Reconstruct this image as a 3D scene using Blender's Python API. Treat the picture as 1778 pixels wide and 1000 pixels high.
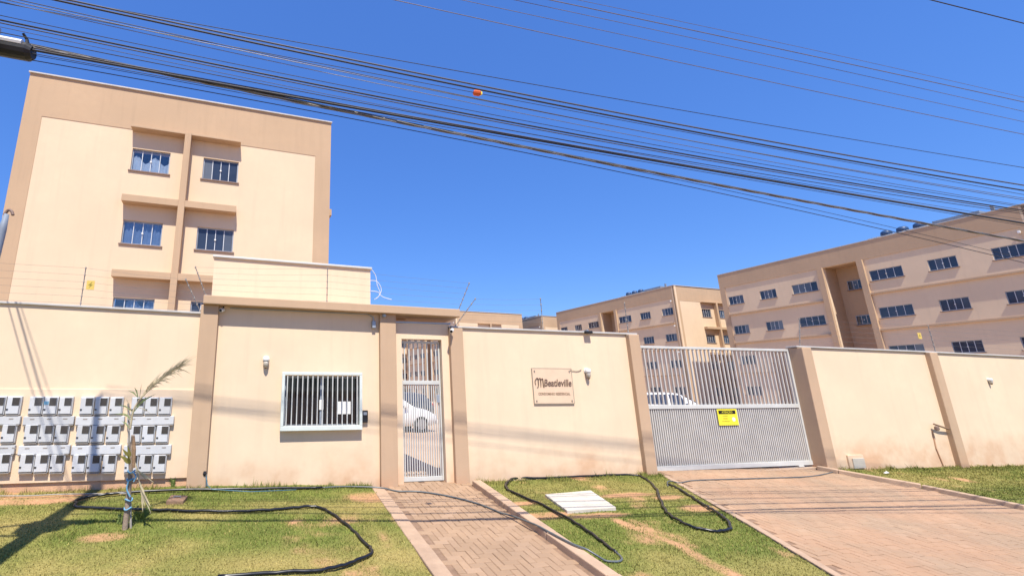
import bpy, bmesh, math, random
import numpy as np
from mathutils import Vector, Matrix
random.seed(7); rng = np.random.default_rng(7)
for o in list(bpy.data.objects): bpy.data.objects.remove(o)
S = bpy.context.scene
COL = S.collection
R_ = math.radians

# ------------------------------------------------------------------ camera
CZ = 1.6
FPX, PX, PY, PITCH, YAW = 800.0, 635.5, 486.4, .2357, .2149
cd = bpy.data.cameras.new('camera'); cam = bpy.data.objects.new('camera', cd); COL.objects.link(cam)
cd.sensor_fit = 'HORIZONTAL'; cd.sensor_width = 36; cd.lens = FPX/1778*36
cd.shift_x = (889-PX)/1778; cd.shift_y = -(500-PY)/1778
cd.clip_start = .05; cd.clip_end = 3000
cp, sp = math.cos(PITCH), math.sin(PITCH)
FW = np.array([math.sin(YAW)*cp, math.cos(YAW)*cp, sp]); RT = np.array([math.cos(YAW), -math.sin(YAW), 0]); UP = np.cross(RT, FW)
M = Matrix.Identity(4)
for i in range(3): M[i][0] = RT[i]; M[i][1] = UP[i]; M[i][2] = -FW[i]
M[2][3] = CZ
cam.matrix_world = M
S.camera = cam
# ------------------------------------------------------------------ sky, sun, exposure
EL, AZ = R_(60), R_(5.5)
w = bpy.data.worlds.new('World'); S.world = w; w.use_nodes = True
nt = w.node_tree; bg = nt.nodes['Background']; sk = nt.nodes.new('ShaderNodeTexSky')
sk.sky_type = 'NISHITA'; sk.sun_disc = False; sk.sun_elevation = EL; sk.sun_rotation = math.pi+AZ
sk.altitude = 8000; sk.air_density = 3.0; sk.dust_density = 0; sk.ozone_density = 10
gm = nt.nodes.new('ShaderNodeGamma'); gm.inputs[1].default_value = .55; hs = nt.nodes.new('ShaderNodeHueSaturation'); hs.inputs['Saturation'].default_value = 1.5; hs.inputs['Hue'].default_value = .523
nt.links.new(sk.outputs[0], gm.inputs[0]); nt.links.new(gm.outputs[0], hs.inputs['Color'])
nt.links.new(hs.outputs[0], bg.inputs[0]); bg.inputs[1].default_value = .15
sd = bpy.data.lights.new('sun', 'SUN'); sd.energy = 2.8; sd.angle = R_(.53); sd.color = (1, .93, .82)
sun = bpy.data.objects.new('sun', sd); COL.objects.link(sun)
sdir = Vector((math.sin(AZ)*math.cos(EL), math.cos(AZ)*math.cos(EL), -math.sin(EL)))
sun.rotation_euler = sdir.to_track_quat('-Z', 'Y').to_euler(); sun.location = (0, -5, 30)
S.view_settings.view_transform = 'Standard'; S.view_settings.look = 'None'
S.view_settings.exposure = 1.4; S.view_settings.gamma = 1; S.view_settings.use_curve_mapping = False
S.render.engine = 'CYCLES'

# ------------------------------------------------------------------ measuring helpers
D = 8.2                      # street face of the boundary wall
SL = .115                    # verge falls towards the road
WX = [-30, -1.1, 2.3, 7.6, 16, 40]; WZ = [.25, .17, .04, .04, -.1, -.5]
def gz(x, y): return float(np.interp(x, WX, WZ)) - SL*(D-y)
def ray(u, v): return FW + RT*(u-PX)/FPX - UP*(v-PY)/FPX
def W(u, v, Y=D):
    d = ray(u, v); p = d*Y/d[1]; return Vector((p[0], p[1], p[2]+CZ))
def G(u, v):
    d = ray(u, v); lo, hi = .5, 60
    for _ in range(50):
        m = (lo+hi)/2; p = d*m
        if p[2]+CZ > gz(p[0], p[1]): lo = m
        else: hi = m
    p = d*lo; return Vector((p[0], p[1], p[2]+CZ))
def wx(u, v, Y=D): return W(u, v, Y).x
def wz(u, v, Y=D): return W(u, v, Y).z

# ------------------------------------------------------------------ materials
MATS = {}
def mat(name, col, rough=.8, var=.08, vscale=1.5, bump=0, bscale=60, metal=0, spec=.3, dirt=None, streak=0, island=0, objrand=0, coat=0):
    m = bpy.data.materials.new(name); m.use_nodes = True; n = m.node_tree.nodes; L = m.node_tree.links
    b = n['Principled BSDF']; b.inputs['Roughness'].default_value = rough; b.inputs['Metallic'].default_value = metal
    b.inputs['Specular IOR Level'].default_value = spec; b.inputs['Coat Weight'].default_value = coat
    geo = n.new('ShaderNodeNewGeometry')
    cur = None
    def mixc(a, bcol, fac, mode='MIX'):
        x = n.new('ShaderNodeMix'); x.data_type = 'RGBA'; x.blend_type = mode
        for sock, val in ((x.inputs[0], fac), (x.inputs[6], a), (x.inputs[7], bcol)):
            if hasattr(val, 'is_linked') or hasattr(val, 'links'): L.new(val, sock)
            elif isinstance(val, (int, float)): sock.default_value = val
            else: sock.default_value = (*val[:3], 1)
        return x.outputs[2]
    def noise(scale, detail=5, vec=None, rough_=.6):
        t = n.new('ShaderNodeTexNoise'); t.inputs['Scale'].default_value = scale; t.inputs['Detail'].default_value = detail; t.inputs['Roughness'].default_value = rough_
        L.new(vec or geo.outputs['Position'], t.inputs['Vector']); return t.outputs['Fac']
    def rampf(f, a, c, lo=0, hi=1):
        r = n.new('ShaderNodeMapRange'); r.inputs[1].default_value = a; r.inputs[2].default_value = c; r.inputs[3].default_value = lo; r.inputs[4].default_value = hi
        L.new(f, r.inputs[0]); return r.outputs[0]
    def math_(op, a, c):
        x = n.new('ShaderNodeMath'); x.operation = op
        for s_, val in ((x.inputs[0], a), (x.inputs[1], c)):
            if isinstance(val, (int, float)): s_.default_value = val
            else: L.new(val, s_)
        return x.outputs[0]
    dark = tuple(c*(1-var*1.6) for c in col); light = tuple(min(1, c*(1+var)) for c in col)
    f = rampf(noise(vscale, 6), .3, .7)
    cur = mixc(dark, light, f)
    if var > 0:
        f2 = rampf(noise(vscale*9, 3), .35, .7)
        cur = mixc(cur, tuple(c*(1-var*.9) for c in col), math_('MULTIPLY', f2, .45))
    if island or objrand:
        oi = n.new('ShaderNodeObjectInfo')
        rr = math_('FRACT', math_('ADD', geo.outputs['Random Per Island'], oi.outputs['Random']), 0)
        k = max(island, objrand)
        cur = mixc(cur, tuple(c*(1-k) for c in col), rampf(rr, .35, 1))
        rr2 = math_('FRACT', math_('MULTIPLY', rr, 7.13), 0)
        cur = mixc(cur, (col[0]*1.15, col[1]*1.2, col[2]*1.3), math_('MULTIPLY', rampf(rr2, .7, 1), k*2))
    if streak:
        mp = n.new('ShaderNodeMapping'); mp.inputs['Scale'].default_value = (5, 5, .35); L.new(geo.outputs['Position'], mp.inputs['Vector'])
        s_ = rampf(noise(1.0, 6, mp.outputs[0]), .52, .8)
        cur = mixc(cur, tuple(c*.72 for c in col), math_('MULTIPLY', s_, streak))
    if dirt:   # soil splashed on the foot of a wall: (z foot, height, strength, colour)
        zf, h, k, dc = dirt
        sx = n.new('ShaderNodeSeparateXYZ'); L.new(geo.outputs['Position'], sx.inputs[0])
        zz = math_('ADD', sx.outputs[2], math_('MULTIPLY', noise(2.2, 6), -h*1.3))
        g_ = rampf(zz, zf+h*.35, zf-h*.75)
        cur = mixc(cur, dc, math_('MULTIPLY', g_, math_('MULTIPLY', rampf(noise(1.1, 4), .38, .62, .15, 1), k)))
    L.new(cur, b.inputs['Base Color'])
    if bump:
        bp = n.new('ShaderNodeBump'); bp.inputs['Strength'].default_value = bump; bp.inputs['Distance'].default_value = .01
        L.new(noise(bscale, 4), bp.inputs['Height']); L.new(bp.outputs[0], b.inputs['Normal'])
    rv = rampf(noise(vscale*4, 4), .3, .7, max(0, rough-.08), min(1, rough+.06)); L.new(rv, b.inputs['Roughness'])
    MATS[name] = m; return m
CREAM = (.76, .59, .415); TAN = (.50, .35, .23)
SOIL = (.52, .26, .13)
mat('cream', CREAM, .9, .06, .7, .25, 90, dirt=(.15, .5, .6, SOIL), streak=.32)
mat('cream_block', (.69, .535, .37), .9, .06, .35, .15, 60, streak=.22)
mat('tan', TAN, .9, .05, .8, .25, 90, streak=.25, dirt=(.05, .3, .4, SOIL))
mat('tan_block', (.49, .345, .22), .9, .06, .35, .15, 60, streak=.3)
mat('salmon_foot', (.60, .36, .22), .95, .12, 3, .5, 50)
mat('coping', (.50, .48, .45), .55, .1, 3, .1, 40, spec=.4, streak=.4)
mat('white_metal', (.56, .565, .535), .45, .06, 4, spec=.5, streak=.25)
mat('grille_metal', (.62, .67, .63), .45, .06, 4, spec=.5)
mat('gate_bar', (.53, .51, .47), .5, .08, 3, spec=.5, streak=.3)
mat('gate_sheet', (.45, .43, .40), .6, .1, 2, spec=.4, streak=.3)
mat('alu', (.34, .38, .43), .4, .08, 5, metal=.3, spec=.5)
mat('mullion', (.62, .64, .66), .45, .05, 5, spec=.5)
mat('sill', (.22, .15, .12), .6, .1, 5)
mat('pane_dark', (.035, .048, .078), .12, .2, .8, spec=.6)
mat('pane_guard', (.012, .013, .018), .08, .2, 2, spec=.5)
mat('unlit_room', (.03, .032, .035), .9, .2, 2)  # near-black that stands for unlit space behind the windows
mat('curtain', (.62, .66, .70), .9, .1, 3)
mat('curtain_blue', (.22, .28, .40), .9, .1, 3)
mat('meter_body', (.57, .575, .58), .5, .05, 8, spec=.4, objrand=.14)
mat('meter_glass', (.06, .055, .05), .25, .15, 6, spec=.6, objrand=.3)
mat('brown_grey', (.30, .27, .24), .7, .1, 6)
mat('black_plastic', (.018, .018, .02), .5, .15, 8, spec=.4)
mat('black_cable', (.045, .046, .052), .6, .2, 6, spec=.3)
mat('grey_cable', (.11, .105, .11), .6, .15, 6)
mat('silver_cable', (.22, .21, .20), .5, .15, 10, metal=.4)
mat('hv_cable', (.20, .17, .16), .55, .15, 6, metal=.3)
mat('hose', (.012, .013, .016), .32, .2, 4, spec=.5)
mat('hose_grey', (.10, .115, .12), .35, .2, 3, spec=.5)
mat('hose_blue', (.07, .17, .24), .4, .2, 6)
mat('orange', (.75, .13, .03), .5, .1, 8)
mat('yellow', (.86, .76, .05), .55, .06, 10)
mat('amber', (.66, .48, .12), .6, .08, 10)
mat('sign_black', (.015, .014, .01), .6, .1, 10)
mat('sign_text_dark', (.30, .25, .05), .7, .1, 10)
mat('plate', (.72, .53, .37), .35, .05, 5, spec=.5)
mat('plate_edge', (.34, .30, .24), .4, .1, 8, spec=.5)
mat('plate_letter', (.17, .11, .08), .45, .1, 8)
mat('plate_letter_soft', (.36, .25, .17), .5, .1, 8)
mat('paper', (.75, .75, .75), .8, .05, 8)
mat('white_plastic', (.74, .74, .72), .4, .05, 8, spec=.5)
mat('lamp_glass', (.55, .50, .42), .15, .1, 8, spec=.7)
mat('tip_shade', (.22, .16, .10), .4, .1, 8)  # shadow brown for the tip below each wall lamp
mat('soil', (.40, .22, .12), 1, .2, 3, .8, 30)
mat('paver', (.375, .25, .158), .92, .18, 1.0, .5, 120, island=.17)
mat('paver_drive', (.37, .258, .168), .92, .17, .8, .5, 120, island=.12, dirt=(.5, 2, .25, (.55, .27, .14)))
mat('bedding', (.27, .175, .115), 1, .2, 8, .5, 80)
mat('concrete_edge', (.43, .30, .205), .95, .14, 4, .6, 60)
mat('kerb_tan', (.47, .33, .225), .95, .14, 3, .6, 60)
mat('slab', (.56, .51, .43), .95, .1, 4, .6, 70)
mat('brown_cover', (.27, .17, .11), .95, .15, 8, .6, 60)
mat('asphalt', (.13, .10, .08), .95, .2, 3, .8, 120)
mat('ground_far', (.42, .25, .14), 1, .2, .05)
mat('courtyard', (.50, .36, .25), .95, .12, .5, .5, 40)
mat('pole', (.36, .34, .31), .9, .1, 3, .3, 60, streak=.4)
mat('wood', (.30, .19, .11), .9, .2, 12, .6, 60)
mat('wood_grey', (.36, .33, .29), .9, .15, 12, .6, 60)
mat('trunk', (.31, .24, .18), .95, .2, 14, .8, 60)
mat('tie_blue', (.15, .33, .48), .6, .1, 10)
mat('straw', (.50, .43, .28), .9, .2, 8)
mat('straw_green', (.27, .33, .15), .85, .2, 8)
mat('leaf', (.09, .13, .03), .7, .2, 8)
mat('leaf_yellow', (.33, .30, .08), .8, .2, 8)
mat('car_white', (.74, .74, .73), .25, .03, 2, spec=.5, coat=.6)
mat('car_dark', (.05, .06, .075), .25, .05, 2, spec=.5, coat=.6)
mat('car_blue', (.05, .10, .20), .25, .05, 2, spec=.5, coat=.6)
mat('tyre', (.018, .018, .018), .85, .2, 8)
mat('rim', (.38, .38, .39), .35, .1, 8, metal=.7)
mat('tail', (.45, .02, .02), .25, .1, 8, spec=.6)
mat('tank_blue', (.03, .07, .16), .45, .1, 6, spec=.4)
mat('tank_grey', (.22, .26, .32), .6, .1, 4)
mat('roof', (.42, .38, .33), .95, .1, 1)
mat('awning', (.55, .24, .17), .7, .1, 3)
mat('plant_weed', (.12, .16, .04), .8, .2, 10)
mat('porcelain', (.20, .11, .08), .3, .1, 10, spec=.6)
def glass_clear():
    m = bpy.data.materials.new('pane_clear'); m.use_nodes = True; n = m.node_tree.nodes; L = m.node_tree.links
    n.remove(n['Principled BSDF']); out = n['Material Output']
    t = n.new('ShaderNodeBsdfTransparent'); t.inputs[0].default_value = (.84, .88, .92, 1)
    g = n.new('ShaderNodeBsdfGlossy'); g.inputs['Roughness'].default_value = .05
    mx = n.new("ShaderNodeMixShader"); mx.inputs[0].default_value = .13; L.new(t.outputs[0], mx.inputs[1]); L.new(g.outputs[0], mx.inputs[2])
    L.new(mx.outputs[0], out.inputs[0]); MATS['pane_clear'] = m
glass_clear()
def pane_variation():      # some windows have pale blinds close behind the glass
    m = MATS['pane_dark']; n = m.node_tree.nodes; L = m.node_tree.links; b = n['Principled BSDF']
    src = b.inputs['Base Color'].links[0].from_socket; oi = n.new('ShaderNodeObjectInfo')
    r = n.new('ShaderNodeMapRange'); r.inputs[1].default_value = .66; r.inputs[2].default_value = 1; r.inputs[4].default_value = .75; L.new(oi.outputs['Random'], r.inputs[0])
    x = n.new('ShaderNodeMix'); x.data_type = 'RGBA'; x.inputs[7].default_value = (.20, .22, .24, 1); L.new(r.outputs[0], x.inputs[0]); L.new(src, x.inputs[6]); L.new(x.outputs[2], b.inputs['Base Color'])
pane_variation()
def attr_mat(name, rough=1.0, trans=0):
    m = bpy.data.materials.new(name); m.use_nodes = True; n = m.node_tree.nodes; L = m.node_tree.links
    b = n['Principled BSDF']; b.inputs['Roughness'].default_value = rough; b.inputs['Specular IOR Level'].default_value = .15
    a = n.new('ShaderNodeVertexColor'); a.layer_name = 'tint'
    geo = n.new('ShaderNodeNewGeometry'); t = n.new('ShaderNodeTexNoise'); t.inputs['Scale'].default_value = 45; t.inputs['Detail'].default_value = 4
    L.new(geo.outputs['Position'], t.inputs['Vector'])
    mr = n.new('ShaderNodeMapRange'); mr.inputs[1].default_value = .3; mr.inputs[2].default_value = .7; mr.inputs[3].default_value = .7; mr.inputs[4].default_value = 1.25
    L.new(t.outputs['Fac'], mr.inputs[0])
    mx = n.new('ShaderNodeMix'); mx.data_type = 'RGBA'; mx.blend_type = 'MULTIPLY'; mx.inputs[0].default_value = 1
    L.new(a.outputs[0], mx.inputs[6]); L.new(mr.outputs[0], mx.inputs[7]); L.new(mx.outputs[2], b.inputs['Base Color'])
    MATS[name] = m
attr_mat('lawn_blades'); attr_mat('lawn_soil')

# ------------------------------------------------------------------ mesh helpers
class MB:
    def __init__(s): s.v = []; s.f = []
    def add(s, vs, fs):
        k = len(s.v); s.v += [tuple(p) for p in vs]; s.f += [tuple(i+k for i in f) for f in fs]; return s
    def box(s, x0, x1, y0, y1, z0, z1, mtx=None):
        vs = [Vector(p) for p in ((x0, y0, z0), (x1, y0, z0), (x1, y1, z0), (x0, y1, z0), (x0, y0, z1), (x1, y0, z1), (x1, y1, z1), (x0, y1, z1))]
        if mtx: vs = [mtx @ p for p in vs]
        return s.add(vs, [(0, 3, 2, 1), (4, 5, 6, 7), (0, 1, 5, 4), (1, 2, 6, 5), (2, 3, 7, 6), (3, 0, 4, 7)])
    def prism(s, poly, y0, y1):          # polygon in x,z (counter-clockwise seen from -y) pushed from y0 to y1
        n = len(poly); vs = [(x, y0, z) for x, z in poly]+[(x, y1, z) for x, z in poly]
        fs = [tuple(range(n)), tuple(range(2*n-1, n-1, -1))]+[((i+1) % n, i, i+n, (i+1) % n+n) for i in range(n)]
        return s.add(vs, fs)
    def slab(s, poly, z0, z1):           # polygon in x,y (ccw from above)
        n = len(poly); vs = [(x, y, z0) for x, y in poly]+[(x, y, z1) for x, y in poly]
        return s.add(vs, [tuple(range(n-1, -1, -1)), tuple(range(n, 2*n))]+[(i, (i+1) % n, (i+1) % n+n, i+n) for i in range(n)])
    def tube(s, pts, r, n=8, cap=True):
        pts = [Vector(p) for p in pts]; rs = r if isinstance(r, (list, tuple)) else [r]*len(pts)
        rings = []; prev = None
        for i, p in enumerate(pts):
            t = (pts[min(i+1, len(pts)-1)]-pts[max(i-1, 0)]).normalized()
            a = prev if prev else (Vector((0, 0, 1)) if abs(t.z) < .9 else Vector((1, 0, 0)))
            b = t.cross(a).normalized(); a = b.cross(t).normalized(); prev = a
            rings.append([p+(a*math.cos(2*math.pi*j/n)+b*math.sin(2*math.pi*j/n))*rs[i] for j in range(n)])
        vs = [q for rg in rings for q in rg]; fs = []
        for i in range(len(pts)-1):
            for j in range(n): fs.append((i*n+j, i*n+(j+1) % n, (i+1)*n+(j+1) % n, (i+1)*n+j))
        if cap: fs += [tuple(range(n-1, -1, -1)), tuple((len(pts)-1)*n+j for j in range(n))]
        return s.add(vs, fs)
    def lathe(s, prof, org=(0, 0, 0), axis='z', n=16):
        vs = []; o = Vector(org)
        for r, h in prof:
            for j in range(n):
                c, d = r*math.cos(2*math.pi*j/n), r*math.sin(2*math.pi*j/n)
                vs.append(o+Vector((c, d, h) if axis == 'z' else (c, h, d) if axis == 'y' else (h, c, d)))
        fs = [(i*n+j, i*n+(j+1) % n, (i+1)*n+(j+1) % n, (i+1)*n+j) for i in range(len(prof)-1) for j in range(n)]
        fs += [tuple(range(n-1, -1, -1)), tuple((len(prof)-1)*n+j for j in range(n))]
        return s.add(vs, fs)
    def mesh(s, name, m, off=(0, 0, 0), bevel=0, smooth=False):
        me = bpy.data.meshes.new(name); ox, oy, oz = off
        me.from_pydata([(x-ox, y-oy, z-oz) for x, y, z in s.v], [], s.f)
        bm = bmesh.new(); bm.from_mesh(me); bmesh.ops.recalc_face_normals(bm, faces=bm.faces)
        if bevel: bmesh.ops.bevel(bm, geom=[e for e in bm.edges if len(e.link_faces) == 2 and e.calc_face_angle(0) > .5], offset=bevel, segments=2, profile=.5, affect='EDGES', clamp_overlap=True)
        bm.to_mesh(me); bm.free()
        if smooth:
            for p in me.polygons: p.use_smooth = True
        me.materials.append(MATS[m]); return me
def wloc(o):
    v = Vector((0, 0, 0))
    while o: v += o.location; o = o.parent
    return v
def tag(o, label=None, cat=None, group=None, kind=None):
    if label: o['label'] = label
    if cat: o['category'] = cat
    if group: o['group'] = group
    if kind: o['kind'] = kind
    return o
def thing(name, loc, label, cat, group=None, rz=0):
    o = bpy.data.objects.new(name, None); COL.objects.link(o); o.location = loc; o.rotation_euler.z = rz; o.empty_display_size = .2
    return tag(o, label, cat, group)
def link(name, me, parent=None, loc=(0, 0, 0)):
    o = bpy.data.objects.new(name, me); COL.objects.link(o); o.parent = parent; o.location = loc; return o
def part(name, mb, m, parent, local=False, **k):   # mb in world coordinates unless local
    off = (0, 0, 0) if local else wloc(parent)
    return link(name, mb.mesh(name, m, off, **k), parent)
def solo(name, mb, m, label, cat, group=None, kind=None, **k):   # a thing made of one mesh; origin at its base centre
    a = np.array(mb.v); lo, hi = a.min(0), a.max(0); c = ((lo[0]+hi[0])/2, (lo[1]+hi[1])/2, lo[2])
    o = link(name, mb.mesh(name, m, c, **k), None, c); return tag(o, label, cat, group, kind)
def struct(name, mb, m, **k):
    o = link(name, mb.mesh(name, m, **k)); o['kind'] = 'structure'; return o
def copy_tree(o, parent=None):
    kids = CH.get(o.name) or list(o.children)
    c = o.copy(); COL.objects.link(c); c.parent = parent
    for ch in kids: copy_tree(ch, c)
    return c
CH = {}
def box(*a): return MB().box(*a)
def text_mesh(name, s, size, m, parent, origin, extrude=.003, scale_x=1.0, shear=0, spacing=1, align='CENTER', weight=0):
    cu = bpy.data.curves.new(name, 'FONT'); cu.body = s; cu.size = size; cu.extrude = extrude; cu.align_x = align; cu.align_y = 'CENTER'; cu.shear = shear; cu.space_character = spacing; cu.resolution_u = 3; cu.offset = weight
    t = bpy.data.objects.new(name, cu); COL.objects.link(t); bpy.context.view_layer.update()
    me = bpy.data.meshes.new_from_object(t.evaluated_get(bpy.context.evaluated_depsgraph_get())); me.name = name
    bpy.data.objects.remove(t); bpy.data.curves.remove(cu)
    off = wloc(parent)
    for v in me.vertices:
        x, y, z = v.co; v.co = (origin[0]+x*scale_x-off.x, origin[1]-z-off.y, origin[2]+y-off.z)
    me.materials.clear(); me.materials.append(MATS[m])
    return link(name, me, parent)

# value noise on numpy arrays (for laying out the lawn)
PERM = rng.random((64, 64))
def vnoise(x, y, s):
    x = np.asarray(x)*s; y = np.asarray(y)*s; xi = np.floor(x).astype(int); yi = np.floor(y).astype(int); fx = x-xi; fy = y-yi
    fx = fx*fx*(3-2*fx); fy = fy*fy*(3-2*fy); p = lambda i, j: PERM[i % 64, j % 64]
    return (p(xi, yi)*(1-fx)+p(xi+1, yi)*fx)*(1-fy)+(p(xi, yi+1)*(1-fx)+p(xi+1, yi+1)*fx)*fy
def fbm(x, y, s): return (vnoise(x, y, s)+.5*vnoise(x+7, y+3, s*2.1)+.25*vnoise(x+1, y+9, s*4.3)+.12*vnoise(x, y, s*9))/1.87

# ================================================================== THE GROUND
struct('ground', MB().add([(-900, -900, -1.3), (900, -900, -1.3), (900, 900, -1.3), (-900, 900, -1.3)], [(0, 1, 2, 3)]), 'ground_far')
struct('courtyard', box(-70, 130, D+.02, 140, -.5, .0), 'courtyard')
rp = MB()
for x0, x1 in ((-60, -20), (-20, 0), (0, 20), (20, 60)):
    zs = [gz(x, 2.6)-.14 for x in (x0, x1)]
    rp.add([(x0, -6.5, zs[0]), (x1, -6.5, zs[1]), (x1, 2.5, zs[1]), (x0, 2.5, zs[0])], [(0, 1, 2, 3)])
struct('road', rp, 'asphalt')
for i in range(24):
    x0 = -12+i*1.5; mb = MB()
    q = [(x0+.005, 2.45), (x0+1.495, 2.45), (x0+1.495, 2.6), (x0+.005, 2.6)]
    z = gz(x0+.75, 2.6)
    mb.slab(q, z-.35, z+.005)
    if i == 0: kerb = struct('kerb', mb, 'slab', bevel=.012); kerb0 = kerb
    else: part('kerb_stone', mb, 'slab', kerb0, bevel=.012)

# bare patches and dry grass on the verge, in metres
BARE = [(*G(640, 862)[:2], .34, .22), (*G(180, 932)[:2], .26, .12), (*G(40, 868)[:2], .8, .12), (*G(900, 872)[:2], .35, .08), (*G(935, 893)[:2], .55, .12), (*G(1040, 893)[:2], .5, .09), (*G(1090, 858)[:2], .55, .10), (*G(1215, 880)[:2], .35, .13),
        (*G(100, 858)[:2], 1.0, .07), (*G(1560, 842)[:2], .5, .05), (*G(250, 850)[:2], .5, .05), (*G(1160, 862)[:2], .3, .1)]
TRENCH = [G(u, v) for u, v in ((1075, 903), (1130, 925), (1180, 945), (1230, 975), (1280, 1000))]
def bareness(x, y):
    b = np.zeros_like(x)
    for cx, cy, rx, ry in BARE:
        d = ((x-cx)/rx)**2+((y-cy)/ry)**2; b = np.maximum(b, np.clip(1.5-d, 0, 1))
    for a, c in zip(TRENCH[:-1], TRENCH[1:]):
        ax, ay, bx, by = a.x, a.y, c.x, c.y; t = np.clip(((x-ax)*(bx-ax)+(y-ay)*(by-ay))/((bx-ax)**2+(by-ay)**2), 0, 1)
        d = np.hypot(x-ax-t*(bx-ax), y-ay-t*(by-ay)); b = np.maximum(b, np.clip(1.6-d/.085, 0, 1))
    b = b*(.45+1.1*fbm(x, y, 3.1)); b = np.maximum(b, np.clip((fbm(x+20, y+11, 1.7)-.68)*6, 0, 1))
    return np.clip(b, 0, 1)
def dryness(x, y):
    d = np.clip((fbm(x*.8+3, y*1.2+40, .9)-.40)*3.2, 0, 1)
    d = np.maximum(d, np.clip(1.1-np.hypot((x-.2)/1.6, (y-5.55)/.42), 0, 1)*.9)           # yellowed strip by the loop of hose
    g = np.clip(1.3-np.hypot((x+1.5)/1.5, (y-6.5)/.35), 0, 1)+np.clip(1.2-np.hypot((x+.2)/2.0, (y-7.75)/.5), 0, 1)   # greener, watered
    d = np.where(x > 11, d*.55+.1, d); d = np.where((x > 3.6) & (x < 8), d*.6, d)
    return np.clip(d-g*.8, 0, 1)
def lawn_colour(x, y):
    d = dryness(x, y)[:, None]; n = fbm(x, y, 5.0)[:, None]
    green = np.array([.178, .200, .046]); deep = np.array([.130, .160, .036]); dry = np.array([.34, .27, .095])
    c = deep+(green-deep)*np.clip(n*1.6-.2, 0, 1); return c*(1-d)+dry*d
def bumpz(x, y): return (fbm(x, y, 1.3)-.5)*.05
DRL = [(7.60, 8.2), (7.59, 8.05), (6.84, 5.92), (6.28, 4.47), (5.9, 3.5), (5.5, 2.6)]       # left edge of the driveway
DRR = [(11.62, 8.2), (11.73, 7.89), (12.21, 6.9), (12.47, 5.8), (12.75, 4.5), (13.1, 2.6)]
drl = lambda y: np.interp(y, [p[1] for p in DRL[::-1]], [p[0] for p in DRL[::-1]])
drr = lambda y: np.interp(y, [p[1] for p in DRR[::-1]], [p[0] for p in DRR[::-1]])
LAWNS = [('verge_left', lambda y: y*0-12., lambda y: y*0+1.86), ('verge_middle', lambda y: y*0+3.76, lambda y: drl(y)-.02), ('verge_right', lambda y: drr(y)+.12, lambda y: y*0+26.)]
def gzv(x, y): return np.interp(x, WX, WZ)-SL*(D-y)
def set_tint(me, cols):
    a = me.color_attributes.new('tint', 'FLOAT_COLOR', 'POINT'); a.data.foreach_set('color', np.concatenate([cols, np.ones((len(cols), 1))], 1).astype(np.float32).ravel())
for nm, fl, fr in LAWNS:
    ny = 112; ys = np.linspace(2.6, 8.2, ny); nx = 140 if 'middle' not in nm else 80
    X = np.array([np.linspace(float(fl(np.array(y))), float(fr(np.array(y))), nx) for y in ys]); Y = np.repeat(ys[:, None], nx, 1)
    x, y = X.ravel(), Y.ravel(); edge = np.ones_like(x)
    z = gzv(x, y)+bumpz(x, y)-.012
    me = bpy.data.meshes.new(nm); i = np.arange(ny*nx).reshape(ny, nx)
    f = np.stack([i[:-1, :-1], i[:-1, 1:], i[1:, 1:], i[1:, :-1]], -1).reshape(-1, 4)
    me.from_pydata(np.stack([x, y, z], 1).tolist(), [], f.tolist())
    b = bareness(x, y)[:, None]; soil = np.array([.42, .235, .125])*(.8+.4*fbm(x, y, 6)[:, None]); col = lawn_colour(x, y)*.9*(1-b)+soil*b
    set_tint(me, col); me.materials.append(MATS['lawn_soil'])
    for p in me.polygons: p.use_smooth = True
    o = link(nm, me); o['kind'] = 'structure'
GRASS_LBL = {'verge_left': 'short patchy grass on the verge left of the paved footpath', 'verge_middle': 'short grass on the verge between footpath and driveway', 'verge_right': 'greener short grass on the verge right of the driveway'}
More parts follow.
